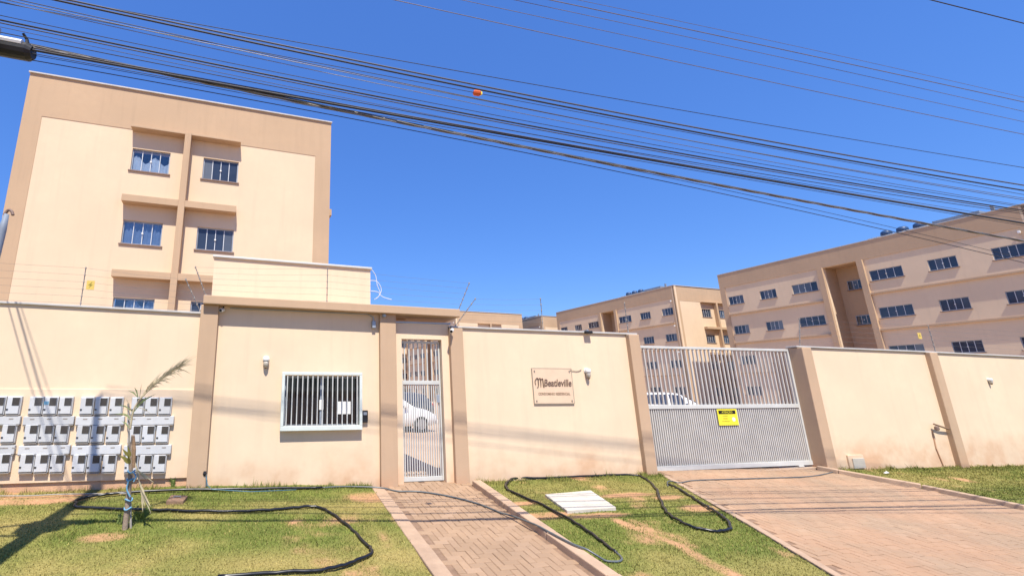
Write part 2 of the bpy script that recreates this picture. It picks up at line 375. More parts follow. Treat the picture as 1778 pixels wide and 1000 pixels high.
for nm, fl, fr in LAWNS:
    lo, hi = {'verge_left': (-9, 1.9), 'verge_middle': (3.6, 7.7), 'verge_right': (11.5, 23)}[nm]
    dens = {'verge_left': 4200, 'verge_middle': 4600, 'verge_right': 2600}[nm]
    n = int(dens*(hi-lo)*(8.18-3.2)); x = rng.uniform(lo, hi, n); y = rng.uniform(3.2, 8.18, n)
    keep = (x > fl(y)-.025*fbm(y*3, x, 4)) & (x < fr(y)+.03*fbm(y*3, x, 4)) & (rng.random(n) > bareness(x, y)*1.02) & (rng.random(n) < .35+fbm(x, y, 2.6)*.9)
    x, y = x[keep], y[keep]; n = len(x); d = dryness(x, y)
    wallgrow = np.clip((y-7.95)/.2, 0, 1)*(fbm(x, y*0, 3) > .42)
    h = (.013+.021*rng.random(n))*(1-.35*d)*(1+1.8*wallgrow)*(1+1.0*(fbm(x+50, y, 4.5) > .66)*rng.random(n)); wd = (.003+.003*rng.random(n))*(1+np.maximum(0, x-8)*.08)
    th = rng.uniform(0, 2*math.pi, n); lean = rng.uniform(0, .9, n)*h; la = rng.uniform(0, 2*math.pi, n)
    z = gzv(x, y)+bumpz(x, y)-.014
    P = np.empty((n, 3, 3))
    P[:, 0] = np.stack([x-np.cos(th)*wd, y-np.sin(th)*wd, z], 1); P[:, 1] = np.stack([x+np.cos(th)*wd, y+np.sin(th)*wd, z], 1)
    P[:, 2] = np.stack([x+np.cos(la)*lean, y+np.sin(la)*lean, z+h], 1)
    me = bpy.data.meshes.new('grass'); me.vertices.add(n*3); me.vertices.foreach_set('co', P.astype(np.float32).ravel())
    me.loops.add(n*3); me.loops.foreach_set('vertex_index', np.arange(n*3, dtype=np.int32))
    me.polygons.add(n); me.polygons.foreach_set('loop_start', np.arange(n, dtype=np.int32)*3); me.polygons.foreach_set('loop_total', np.full(n, 3, dtype=np.int32)); me.update(calc_edges=True)
    c = lawn_colour(x, y)*(.7+.75*rng.random((n, 1))); st = rng.random(n) < .13; c[st] = np.array([.38, .31, .11])*(.7+.5*rng.random((st.sum(), 1)))
    set_tint(me, np.repeat(c, 3, 0)); me.materials.append(MATS['lawn_blades'])
    o = link('grass', me); tag(o, GRASS_LBL[nm], 'grass', kind='stuff')

# ---- paved footpath and driveway: real blocks in herringbone
def paver_mesh(name, m, s=.0):
    L2, W2, c = .0975, .0475, .006
    vs = [(-L2, -W2, -.03), (L2, -W2, -.03), (L2, W2, -.03), (-L2, W2, -.03), (-L2, -W2, -c), (L2, -W2, -c), (L2, W2, -c), (-L2, W2, -c), (-L2+c, -W2+c, 0), (L2-c, -W2+c, 0), (L2-c, W2-c, 0), (-L2+c, W2-c, 0)]
    fs = [(0, 1, 5, 4), (1, 2, 6, 5), (2, 3, 7, 6), (3, 0, 4, 7), (4, 5, 9, 8), (5, 6, 10, 9), (6, 7, 11, 10), (7, 4, 8, 11), (8, 9, 10, 11)]
    return vs, fs
def paving(name, poly_l, poly_r, y0, y1, m, base_m):
    n = 24; ys = np.linspace(y0, y1, n); bed = MB(); vs = []
    for y in ys:
        for k in range(9):
            x = poly_l(y)+(poly_r(y)-poly_l(y))*k/8; vs.append((x, y, gz(x, y)-.010))
    bed.add(vs, [(i*9+k, i*9+k+1, (i+1)*9+k+1, (i+1)*9+k) for i in range(n-1) for k in range(8)])
    root = struct(name, bed, base_m)
    V, F = paver_mesh(name, m); me = MB().add(V, F).mesh('paver', m); items = []
    xa = min(poly_l(y) for y in ys); xb = max(poly_r(y) for y in ys)
    for i in range(int((xb-xa)/.1)+3):
        for j in range(int((y1-y0)/.1)+3):
            k = (i-j) % 4
            if k == 0: cx, cy, rot = xa+(i+1)*.1, y0+(j+.5)*.1, 0
            elif k == 3: cx, cy, rot = xa+(i+.5)*.1, y0+(j+1)*.1, math.pi/2
            else: continue
            if not (y0+.04 < cy < y1-.04 and poly_l(cy)+.06 < cx < poly_r(cy)-.06): continue
            items.append((cx, cy, rot))
    def mtx(cx, cy, rot):
        z = gz(cx, cy)+random.uniform(-.003, .003)
        return Matrix.Translation((cx, cy, z)) @ Matrix.Rotation(math.atan(SL)+random.uniform(-.012, .012), 4, 'X') @ Matrix.Rotation(math.atan((gz(cx-.1, cy)-gz(cx+.1, cy))/.2)+random.uniform(-.012, .012), 4, 'Y') @ Matrix.Rotation(rot+random.uniform(-.012, .012), 4, 'Z')
    def seen(it):
        p = np.array((it[0], it[1], gz(it[0], it[1])-CZ)); q = p@FW; u = PX+FPX*(p@RT)/q; v = PY-FPX*(p@UP)/q
        return u < 1830 and v < 1015 and q > .5
    items.sort(key=lambda it: (not seen(it), it[0]**2+it[1]**2))
    rest = MB()
    for k, it in enumerate(items):
        Mx = mtx(*it)
        if k < 300:
            o = bpy.data.objects.new('paver', me); COL.objects.link(o); o.parent = root; o.matrix_local = Mx
        else: rest.add([Mx @ Vector(p) for p in V], F)
    if rest.v: o = part('paver_field', rest, m, root); o['kind'] = 'stuff'
    return root
PL, PR = 2.05, 3.62
paving('footpath', lambda y: PL, lambda y: PR, 2.6, 8.33, 'paver', 'bedding')
paving('driveway', lambda y: float(drl(min(y, 8.2)))+.08, lambda y: float(drr(min(y, 8.2))), 2.6, 8.7, 'paver_drive', 'bedding')
def strip(name, path, wl, wr, up, down, m, label, cat, nseg=1, stone='kerb_stone', bevel=.012):
    # edging laid in lengths along a path of (x,y)
    pts = []
    for (x0, y0), (x1, y1) in zip(path[:-1], path[1:]):
        L_ = math.hypot(x1-x0, y1-y0); k = max(1, round(L_/1.0))
        for i in range(k): pts.append((x0+(x1-x0)*i/k, y0+(y1-y0)*i/k))
    pts.append(path[-1]); root = None
    for a, b in zip(pts[:-1], pts[1:]):
        d = Vector((b[0]-a[0], b[1]-a[1])).normalized(); nn = Vector((d.y, -d.x)); g = .004; ju = random.uniform(-.006, .006)
        A = Vector(a)+d*g; B = Vector(b)-d*g; q = [A-nn*wl, A+nn*wr, B+nn*wr, B-nn*wl]
        vs = [(p.x, p.y, gz(p.x, p.y)-down) for p in q]+[(p.x, p.y, gz(p.x, p.y)+up+ju) for p in q]
        mb = MB().add(vs, [(3, 2, 1, 0), (4, 5, 6, 7), (0, 1, 5, 4), (1, 2, 6, 5), (2, 3, 7, 6), (3, 0, 4, 7)])
        if root is None: root = thing(name, ((a[0]+path[-1][0])/2, (a[1]+path[-1][1])/2, gz(*a)-.1), label, cat)
        part(stone, mb, m, root, bevel=bevel)
strip('edging', [(PL-.09, 2.62), (PL-.09, 8.08)], .105, .1, .012, .12, 'concrete_edge', 'flat tan edging along the left side of the footpath', 'edging')
strip('kerb_edging', [(PR+.08, 2.62), (PR+.08, 7.98)], .08, .08, .085, .12, 'kerb_tan', 'raised tan kerb between footpath and middle grass', 'kerb')
strip('edging', [p for p in DRL[::-1]][:-1], .0, .10, .01, .12, 'concrete_edge', 'thin flush edging along the left side of the driveway', 'edging')
strip('kerb_edging', [p for p in DRR[::-1]], .0, .12, .07, .12, 'kerb_tan', 'raised kerb along the right side of the driveway', 'kerb')

# ================================================================== THE BOUNDARY WALL AND GUARDHOUSE
def wtop(x): return float(np.interp(x, [-14, -4.1, -1.1, 3.7, 7.75, 12, 16.1, 19.3, 30], [3.02, 2.94, 2.87, 2.76, 2.73, 2.55, 2.51, 2.45, 2.3]))
def wbot(x): return gz(x, D)
def wall_poly(x0, x1, z0=None, z1=None, n=6):
    xs = np.linspace(x0, x1, n)
    return [(x, z0 if z0 is not None else wbot(x)-.25) for x in xs]+[(x, z1 if z1 is not None else wtop(x)) for x in xs[::-1]]
def coping(x0, x1, parent, z=None):
    xs = np.linspace(x0, x1, 6); lo = [(x, (z if z is not None else wtop(x))+.001) for x in xs]; hi = [(x, b+.035) for x, b in lo[::-1]]
    return part('coping', MB().prism(lo+hi, D-.035, D+.20), 'coping', parent, bevel=.006)
def pillar(parent, x0, x1, y0, z1, m='tan', y1=D+.17):
    return part('pillar', MB().box(x0, x1, y0, y1, wbot((x0+x1)/2)-.3, z1), m, parent, bevel=.012)
P1L, P1R = W(323, 840, 8.1).x, W(357, 838, 8.1).x
P2L, P2R = W(662, 842, 8.1).x, W(692, 845, 8.1).x
P3L, P3R = W(793, 846, 8.1).x, W(817, 846, 8.1).x
P4L, P4R = W(1124, 822, 8.1).x, W(1143, 822, 8.1).x
P5L, P5R = W(1438, 815, 8.1).x, W(1454, 815, 8.1).x
P6L, P6R = W(1670, 808, 8.1).x, W(1684, 808, 8.1).x
# left section with the electricity meters
lw = thing('boundary_wall', (-6, D, 0), 'cream boundary wall holding the rows of meter boxes, left of the guardhouse', 'wall')
part('wall_panel', MB().prism([(x, wbot(x)+.11) for x in (-14, -6, P1L)]+[(x, wtop(x)) for x in (P1L, -4, -14)], D, D+.16), 'cream', lw)
ZS = W(200, 676).z
part('meter_panel', MB().prism([(x, wbot(x)+.105) for x in (-14, -6, P1L-.002)]+[(P1L-.002, ZS), (-14, ZS+.06)], D-.022, D-.001), 'cream', lw, bevel=.006)
part('footing', MB().prism([(x, wbot(x)-.3) for x in (-14, -6, P1L)]+[(x, wbot(x)+.109) for x in (P1L, -6, -14)], D+.012, D+.15), 'salmon_foot', lw)
coping(-14, P1L-.002, lw)
# guardhouse
YC = 8.0
ZC0, ZC1 = W(360, 527, YC).z, W(360, 512, YC).z
CR = W(799, 540, YC).x; CL = W(353, 518, YC).x
gh = thing('guardhouse', ((P1L+P2R)/2, D+1, wbot(.5)), 'cream guardhouse with tan pillars, flat tan canopy and barred window', 'guardhouse')
# window opening in the guardhouse wall
WL, WR_, WB, WT = W(492, 700).x, W(625, 700).x, W(560, 741).z, W(560, 652).z
zt = ZC0+.0
def holed(x0, x1, z0, z1, hx0, hx1, hz0, hz1, y0, y1):
    return MB().box(x0, hx0, y0, y1, z0, z1).box(hx1, x1, y0, y1, z0, z1).box(hx0, hx1, y0, y1, z0, hz0).box(hx0, hx1, y0, y1, hz1, z1)
part('front_wall', holed(P1R-.05, P2L+.05, wbot(.5)-.3, zt, WL, WR_, WB, WT, D, D+.15), 'cream', gh)
pillar(gh, P1L, P1R, 8.1, zt); pillar(gh, P2L, P2R, 8.1, zt)
part('side_wall', box(P1L+.05, P1L+.2, D+.15, 11.2, -.3, zt), 'cream', gh)
part('side_wall', box(P2R-.2, P2R-.05, D+.17, 11.2, -.3, zt), 'cream', gh)
part('back_wall', box(P1L+.2, P2R-.2, 11.05, 11.2, -.3, zt), 'cream', gh)
part('interior_shade', MB().box(P1R, P2L, 9.6, 9.62, 0, zt-.1), 'unlit_room', gh)  # flat dark sheet painted as the shade inside the guardhouse
zr = lambda x: -.012*(x-CL)
part('canopy', MB().prism([(CL, ZC0), (CR, ZC0+zr(CR)-.02), (CR, ZC1+zr(CR)-.02), (CL, ZC1)], YC, 11.3), 'tan', gh, bevel=.012)
BL_, BR_ = W(370, 480, 8.9).x, W(643, 480, 8.9).x
zbx = W(375, 447, 8.9).z
up_ = part('upper_parapet', MB().prism([(BL_, ZC1-.1), (BR_, ZC1-.15), (BR_, zbx-.07), (BL_, zbx)], 8.9, 11.2), 'cream', gh)
part('coping', MB().prism([(BL_-.03, zbx+.001), (BR_+.03, zbx-.071), (BR_+.03, zbx-.03), (BL_-.03, zbx+.042)], 8.86, 11.24), 'white_metal', up_, bevel=.006)
# guardhouse window: frame, panes, grille
gw = part('window', MB().box(WL, WR_, D+.10, D+.14, WB, WB+.04).box(WL, WR_, D+.10, D+.14, WT-.04, WT).box(WL, WL+.04, D+.10, D+.14, WB+.04, WT-.04).box(WR_-.04, WR_, D+.10, D+.14, WB+.04, WT-.04).box((WL+WR_)/2-.03, (WL+WR_)/2+.03, D+.095, D+.135, WB+.04, WT-.04), 'alu', gh)
for k in range(2):
    a, b = (WL+.04, (WL+WR_)/2-.03) if k == 0 else ((WL+WR_)/2+.03, WR_-.04)
    part('pane', box(a, b, D+.112, D+.118, WB+.04, WT-.04), 'pane_guard', gw)
part('latch', box((WL+WR_)/2-.045, (WL+WR_)/2+.03, D+.075, D+.094, W(557, 708).z-.035, W(557, 698).z+.035), 'white_plastic', gw, bevel=.006)
px_ = W(599, 708).x; part('notice', box(px_-.11, px_+.12, D+.105, D+.111, W(599, 719).z, W(599, 697).z), 'paper', gw)
part('sill', box(WL-.02, WR_+.02, D-.02, D+.12, WB-.03, WB-.001), 'grille_metal', gw)
gx0, gx1, gz0, gz1 = W(488, 700, 8.11).x, W(629, 700, 8.11).x, W(555, 747, 8.11).z, W(555, 646, 8.11).z
gr = part('grille', MB().box(gx0, gx1, 8.09, D-.001, gz0, gz0+.075).box(gx0, gx1, 8.09, 8.13, gz1-.05, gz1).box(gx0, gx0+.05, 8.09, D-.001, gz0+.076, gz1-.051).box(gx1-.05, gx1, 8.09, D-.001, gz0+.076, gz1-.051), 'grille_metal', gh, bevel=.005)
for k in range(15):
    x = gx0+.05+(gx1-gx0-.1)*(k+.5)/15+.0
    part('bar', box(x-.0085, x+.0085, 8.10, 8.12, gz0+.077, gz1-.052), 'white_metal', gr)
# gate portal
gp = thing('gate_portal', ((P2R+P3L)/2, D, wbot(2.8)), 'cream doorway surround of the pedestrian gate under the canopy', 'doorway')
OL, OR = W(699, 700, 8.2).x, W(770.5, 700, 8.2).x
OT = W(735, 589, 8.2).z; LT = W(735, 562, 8.2).z
part('jamb', box(P2R, OL, D, D+.18, wbot(2.8)-.3, LT), 'cream', gp)
part('jamb', box(OR, P3L, D, D+.18, wbot(2.8)-.3, LT), 'cream', gp)
part('lintel', box(OL, OR, D, D+.18, OT, LT), 'cream', gp)
part('coping', box(P2R+.002, P3L+.05, D-.015, D+.2, LT+.001, LT+.03), 'alu', gp)
pillar(gp, P3L, P3R, 8.1, wtop(P3R)-.01)
part('threshold', box(OL, OR, D+.135, D+.3, wbot(2.8)-.1, wbot(2.8)+.012), 'concrete_edge', gp)
# pedestrian gate leaf
pg = thing('pedestrian_gate', ((OL+OR)/2, D+.14, wbot(2.8)), 'narrow white barred pedestrian gate beside the guardhouse', 'gate')
yA, yB = D+.09, D+.13; zb = wbot(2.8)+.02; zt2 = OT-.03; zm = W(735, 664, yA).z
part('frame', MB().box(OL+.01, OL+.04, yA, yB, zb, zt2).box(OR-.04, OR-.01, yA, yB, zb, zt2).box(OL+.041, OR-.041, yA, yB, zt2-.04, zt2).box(OL+.041, OR-.041, yA, yB, zb, zb+.07), 'white_metal', pg, bevel=.003)
part('rail', box(OL+.041, OR-.041, yA-.004, yB+.004, zm-.035, zm+.035), 'white_metal', pg, bevel=.004)
for k in range(8):
    x = OL+.04+(OR-OL-.08)*(k+.5)/8; part('bar', box(x-.011, x+.011, yA+.008, yB-.008, zm+.036, zt2-.041), 'white_metal', pg)
for k in range(16):
    x = OL+.04+(OR-OL-.08)*(k+.5)/16; part('bar', box(x-.0085, x+.0085, yA+.01, yB-.01, zb+.071, zm-.036), 'white_metal', pg)
part('lock', box(OR-.10, OR-.045, yA-.02, yA-.001, zm-.36, zm-.22), 'alu', pg, bevel=.004)
# middle wall with name plate
mw = thing('boundary_wall', (5.7, D, 0), 'cream boundary wall with the name plate, between the two gates', 'wall')
part('wall_panel', MB().prism(wall_poly(P3R, P4L), D, D+.16), 'cream', mw)
pillar(mw, P4L, P4R, 8.1, wtop(7.4)-.002, y1=8.335); coping(P3R-.25, P4R+.02, mw)
# right wall
rw = thing('boundary_wall', (18, D, -.1), 'cream boundary wall with tan pillars, right of the driveway gate', 'wall')
part('wall_panel', MB().prism(wall_poly(P5R, 30, n=10), D, D+.16), 'cream', rw)
GPL = W(1412, 810, 8.25).x
part('pillar', MB().box(P5L-.02, P5R, 8.08, 8.75, wbot(12)-.3, wtop(12)), 'tan', rw, bevel=.012)
pillar(rw, P6L, P6R, 8.1, wtop(16)-.002); pillar(rw, P6L+4.1, P6R+4.1, 8.1, wtop(20)-.002); pillar(rw, P6L+8.2, P6R+8.2, 8.1, wtop(24)-.002)
coping(P5L-.04, 30, rw)
# sliding driveway gate, behind the wall line
YG = 8.36
sg = thing('driveway_gate', ((P4R+P5L)/2, YG, wbot(9)), 'wide grey sliding driveway gate with vertical bars and solid lower half', 'gate')
sx0, sx1 = P4R-.1, P5L-.022; szt = W(1240, 603, YG).z; szm = W(1240, 705.5, YG).z; szb = W(1240, 812, YG).z
slope = (W(1375, 606, YG).z-W(1121, 602, YG).z)/(sx1-sx0)*.0
part('frame', MB().box(sx0, sx1, YG, YG+.06, szt-.05, szt).box(sx0, sx1, YG-.012, YG+.07, szb-.02, szb+.07).box(sx0, sx0+.05, YG, YG+.06, szb+.071, szt-.051).box(sx1-.05, sx1, YG, YG+.06, szb+.071, szt-.051), 'white_metal', sg, bevel=.004)
part('rail', box(sx0+.051, sx1-.051, YG-.008, YG+.068, szm-.04, szm+.04), 'white_metal', sg, bevel=.004)
nb = 40
for k in range(nb):
    x = sx0+.05+(sx1-sx0-.1)*(k+.5)/nb; part('bar', box(x-.013, x+.013, YG+.015, YG+.045, szm+.041, szt-.051), 'gate_bar', sg)
nb = 80
for k in range(nb):
    x = sx0+.05+(sx1-sx0-.1)*(k+.5)/nb; part('slat', box(x-.0135, x+.0135, YG+.008, YG+.034, szb+.071, szm-.041), 'gate_bar', sg)
part('backing_sheet', box(sx0+.051, sx1-.051, YG+.036, YG+.04, szb+.071, szm-.041), 'gate_sheet', sg)
for u in (1172, 1392):
    x = W(u, 815, YG).x; part('wheel_housing', box(x-.07, x+.07, YG-.02, YG+.07, szb-.055, szb-.021), 'white_metal', sg, bevel=.006)
part('ground_rail', box(sx0-.2, sx1+.3, YG+.01, YG+.05, szb-.12, szb-.056), 'alu', sg)

# ================================================================== APARTMENT BLOCKS
BW, BD, BH = 11.3, 19.24, 13.0
ANG = .08
def window_mesh(w, h, n=4):
    f = MB().box(0, w, 0, .05, 0, .045).box(0, w, 0, .05, h-.045, h).box(0, .04, 0, .05, .046, h-.046).box(w-.04, w, 0, .05, .046, h-.046)
    return f
WM = {}
def add_window(parent, mtx, w, h, clear=None, n=4):
    # window lies in local x (width) / z (height), facing -y
    key = (round(w, 2), round(h, 2))
    if key not in WM:
        cw = (w-.08)/n
        WM[key] = (window_mesh(w, h).mesh('window', 'alu'), box(-.008, cw-.027, .02, .028, .046, h-.046).mesh('pane', 'pane_dark'), box(.006, .029, .004, .045, .046, h-.046).mesh('mullion', 'mullion'),
                   box(-.06, w+.06, -.12, .05, -.05, -.002).mesh('sill', 'sill'), MB().lathe([(.001, -.03), (.035, -.03), (.035, .0), (.03, .003)], (0, 0, 0), 'y', 10).mesh('latch', 'white_plastic'),
                   box(-.008, cw-.027, .02, .028, .046, h-.046).mesh('pane', 'pane_clear'))
    a = WM[key]; cw = (w-.08)/n
    o = link('window', a[0], parent); o.matrix_local = mtx
    for k in range(n): link('pane', a[5] if clear else a[1], o, (.04+k*cw+.0175, 0, 0))
    for k in range(1, n): link('mullion', a[2], o, (.04+k*cw-.0175, 0, 0))
    link('sill', a[3], o); link('latch', a[4], o, (w/2, .0, h*.5))
    if clear:
        link('room_shade', box(.0, w, .30, .31, 0, h).mesh('room_shade', 'unlit_room'), o)  # flat dark sheet in place of the shaded room behind the glass
        c = MB(); spans, m, top = clear
        for s0, s1 in spans:
            N = max(6, int((s1-s0)*w*28)); vs = []
            for i in range(N+1):
                x = (s0+(s1-s0)*i/N)*w; y = .075+.022*math.sin(i*1.7+s0*9)+.012*math.sin(i*.6)
                tz = h*(top+.16*(math.sin(i*.35+s0*20)-.2)*(top < .95)); tz = min(tz, h-.05)
                vs += [(x, y, .05), (x, y, tz)]
            c.add(vs, [(2*i, 2*i+2, 2*i+3, 2*i+1) for i in range(N)])
        link('curtain', c.mesh('curtain', m, smooth=True), o)
    return o
ROW_T = [10.52, 7.65, 4.78, 1.95]
def holes_wall(x0, x1, z0, z1, holes, y0, y1):
    # wall with rectangular openings: split on a grid of the hole edges
    xs = sorted({x0, x1}|{h[0] for h in holes}|{h[1] for h in holes}); zs = sorted({z0, z1}|{h[2] for h in holes}|{h[3] for h in holes}); mb = MB()
    for zi in range(len(zs)-1):
        run = None
        for xi in range(len(xs)-1):
            cx, cz = (xs[xi]+xs[xi+1])/2, (zs[zi]+zs[zi+1])/2
            solid = not any(h[0] < cx < h[1] and h[2] < cz < h[3] for h in holes)
            if solid and run is None: run = xs[xi]
            if (not solid or xi == len(xs)-2) and run is not None:
                e = xs[xi+1] if solid else xs[xi]; mb.box(run, e, y0, y1, zs[zi], zs[zi+1]); run = None
    return mb
def xf(mb, mtx):
    mb.v = [tuple(mtx @ Vector(p)) for p in mb.v]; return mb
LEFT = Matrix.Rotation(-math.pi/2, 4, 'Z')       # maps facade x -> depth (near end first reversed), facing -x
def block(loc, label, side=True, end_rows=4, side_rows=4, curtains=False, roof_kit=True, group='apartment blocks'):
    """local x: 0..BW along the end facade, y: 0..BD deep, z up; end facade faces -y, long side faces -x"""
    t = thing('apartment_block', loc, label, 'apartment building', group, ANG)
    ew = 1.33; eh = .9
    ex = [(3.68, 3.68+ew), (6.22, 6.22+ew)]
    ends = [(a, b, ROW_T[r]-eh, ROW_T[r]) for r in range(end_rows) for a, b in ex]
    # end facade field and border
    part('end_wall', holes_wall(0, BW, -.5, 12.9, ends, .05, .30), 'cream_block', t, local=True)
    bz = 11.28
    br = MB().prism([(0, bz), (BW, bz), (BW, BH-.05), (0, BH-.05)], .035, .2).box(0, .60, .035, .2, -.5, bz).box(BW-.66, BW, .035, .2, -.5, bz)
    part('end_border', br, 'tan_block', t, local=True)
    pr = .33
    part('fin', box(5.50, 5.73, -pr, .05, -.5, 11.276), 'tan_block', t, local=True, bevel=.01)
    for r in range(end_rows):
        hb = [11.2, 8.24, 5.44, 2.6][r]
        for a, b in ((3.60, 5.499), (5.731, 7.58)):
            part('hood', box(a, b, -pr+.004, .05, hb, hb+(.26 if r else .079)), 'tan_block', t, local=True, bevel=.01)
    cur = {0: ([(0.02, .98)], 'curtain', .62), 2: ([(.02, .98)], 'curtain_blue', 1), 4: ([(.3, .98)], 'curtain_blue', .9)}
    for i, (a, b, z0, z1) in enumerate(ends):
        add_window(t, Matrix.Translation((a, .12, z0)), ew, eh, cur.get(i) if curtains else None)
    part('roof_slab', box(.31, BW-.31, .31, BD-.31, BH-.6, BH-.45), 'roof', t, local=True)
    part('parapet_cap', MB().box(-.03, BW+.03, -.03, .2, BH-.05, BH).box(-.03, .2, .2, BD, BH-.05, BH).box(BW-.2, BW+.03, .2, BD, BH-.05, BH).box(-.03, BW+.03, BD, BD+.03, BH-.05, BH), 'coping', t, local=True)
    part('right_wall', box(BW-.25, BW-.002, .301, BD, -.5, BH-.051), 'tan_block', t, local=True)
    part('back_wall', box(.25, BW-.25, BD-.25, BD, -.5, BH-.051), 'tan_block', t, local=True)
    for z in (8.85, 6.05, 3.2):
        part('ledge', box(BW, BW+.18, .45, BD*.42, z, z+.28), 'tan_block', t, local=True)
        part('ledge', box(BW, BW+.18, BD*.58, BD-.5, z, z+.28), 'tan_block', t, local=True)
    if side:
        sh = .80
        sw = [(.53, 1.9), (3.43, 4.81), (6.13, 7.97), (11.34, 13.17), (14.43, 15.77), (17.24, 18.6)]
        def mside(): return Matrix(((0, 1, 0, 0), (-1, 0, 0, BD), (0, 0, 1, 0), (0, 0, 0, 1)))   # facade x' -> y = BD - x', facade y' -> x
        Ms = mside(); Hs = []
        for a, b in sw:
            for r in range(side_rows): z1 = ROW_T[r]+.08; Hs.append((BD-b, BD-a, z1-sh, z1))
        S0, S1 = BD-10.69, BD-8.51
        hol = Hs+[(S0, S1, -.5, 11.55)]
        part('side_wall', xf(holes_wall(.301, BD, -.5, BH-.051, hol, .05, .28), Ms), 'cream_block', t, local=True)
        part('side_border', xf(MB().box(.0, BD-.301, 0, .049, 11.56, BH-.051).box(0, .5, 0, .049, -.5, 11.56).box(BD-.5, BD-.301, 0, .049, -.5, 11.56), Ms), 'tan_block', t, local=True)
        part('stair_recess', xf(MB().box(S0, S1, 1.6, 1.7, -.5, 11.7).box(S0-.1, S0, .28, 1.7, -.5, 11.7).box(S1, S1+.1, .28, 1.7, -.5, 11.7).box(S0-.1, S1+.1, .28, 1.7, 11.551, 11.7), Ms), 'tan_block', t, local=True)
        for a in (S0-.38, S1+.02): part('stair_fin', xf(box(a, a+.36, -.14, .049, -.5, 11.559), Ms), 'tan_block', t, local=True)
        for z in (8.82, 6.05, 3.22):
            for a, b in ((.5, S0-.381), (S1+.381, BD-.5)):
                part('ledge', xf(box(a, b, -.10, .049, z-.05, z+.08), Ms), 'tan_block', t, local=True)
        for a, b, z0, z1 in Hs: add_window(t, Ms @ Matrix.Translation((a, .10, z0)), b-a, z1-z0)
        for r in range(3):
            add_window(t, Ms @ Matrix.Translation((S0+.55, 1.55, ROW_T[r]-.9)), 1.0, .75, n=3)
        for z in (11.2, 8.45, 5.6): part('wall_light', xf(box(BD-.62, BD-.5, -.10, -.001, z, z+.16), Ms), 'white_plastic', t, local=True, bevel=.02)
    if roof_kit:
        k = part('tank_base', box(.6, 2.6, 4.5, 7.8, BH-.449, BH+.2), 'white_metal', t, local=True)
        for i in range(3): part('roof_tank', MB().lathe([(.26, 0), (.34, .06), (.31, .28), (.2, .38), (.04, .41)], (.9, 5.0+i*.9, BH+.201), 'z', 14), 'tank_blue', t, local=True, smooth=True)
        part('roof_panel', box(.5, 1.4, 2.0, 4.2, BH+.12, BH+.34), 'tank_grey', t, local=True)
        part('roof_post', box(.6, .75, 1.4, 1.55, BH-.45, BH+.5), 'tank_grey', t, local=True)
    return t
aX = Vector((math.cos(ANG), math.sin(ANG), 0)); aN = Vector((-math.sin(ANG), math.cos(ANG), 0))
def bl(a, n): p = aX*a+aN*n; return (p.x, p.y, 0)
block(bl(-7.53, 17.6), 'beige apartment block at left, its end wall facing the street behind the guardhouse', side=False, end_rows=3, curtains=True, roof_kit=False)
block(bl(47.2, 13.75), 'large beige apartment block at far right, its long shaded side facing the driveway gate', end_rows=4)
block(bl(47.0, 37.7), 'beige apartment block behind the driveway gate, showing corner, lit end wall and shaded side')
block(bl(46.7, 60.0), 'small distant beige block glimpsed between two others above the name plate wall', side_rows=3, end_rows=3)
block(bl(31.7, 59.7), 'small distant beige block whose end wall tops the wall right of the canopy', side_rows=4, end_rows=3)
block(bl(28.4, 82.0), 'farthest pale apartment block, glimpsed through bars of the pedestrian gate', side=False, end_rows=4, roof_kit=False)

# ================================================================== METER BOXES
YM = D-.022
def meter_proto():
    t = thing('meter_box', (0, 0, 0), 'x', 'meter box')
    w, h, d = .192, .268, .07
    b = part('body', MB().prism([(-w/2, 0), (w/2, 0), (w/2, h), (-w/2, h)], -d*.6, 0).box(-w/2+.012, w/2-.012, -d, -d*.6-.0005, .012, h-.012), 'meter_body', t, local=True, bevel=.006)
    part('viewing_window', box(-.012, .082, -d-.004, -d-.0005, .135, .25), 'meter_glass', t, local=True)
    part('latch', box(-.08, -.052, -d-.008, -d-.0005, .07, .088), 'black_plastic', t, local=True)
    part('shadow_lip', box(-w/2+.01, w/2-.005, -d*.85, -.005, -.014, -.001), 'brown_grey', t, local=True)  # lid lip coloured dark for the shadow along the bottom
    return t
mp_ = meter_proto(); CH['meter_box'] = list(mp_.children)
GRP = [('beside the brown pillar', [(227, 249), (251, 273), (274.5, 297)], (221, 302)), ('in the second group from the brown pillar', [(138, 160.5), (163, 186), (189, 212)], (132, 216)), ('in the third group from the brown pillar', [(48.5, 72), (74, 98), (100, 124.5)], (41, 129)), ('at the left picture edge', [(-44, -20), (-18, 6), (8.5, 33.5)], (-52, 36))]
ROWV = [(691, 720), (740, 769), (791, 821)]; COVV = [(722.5, 737), (772.5, 788)]
first = True
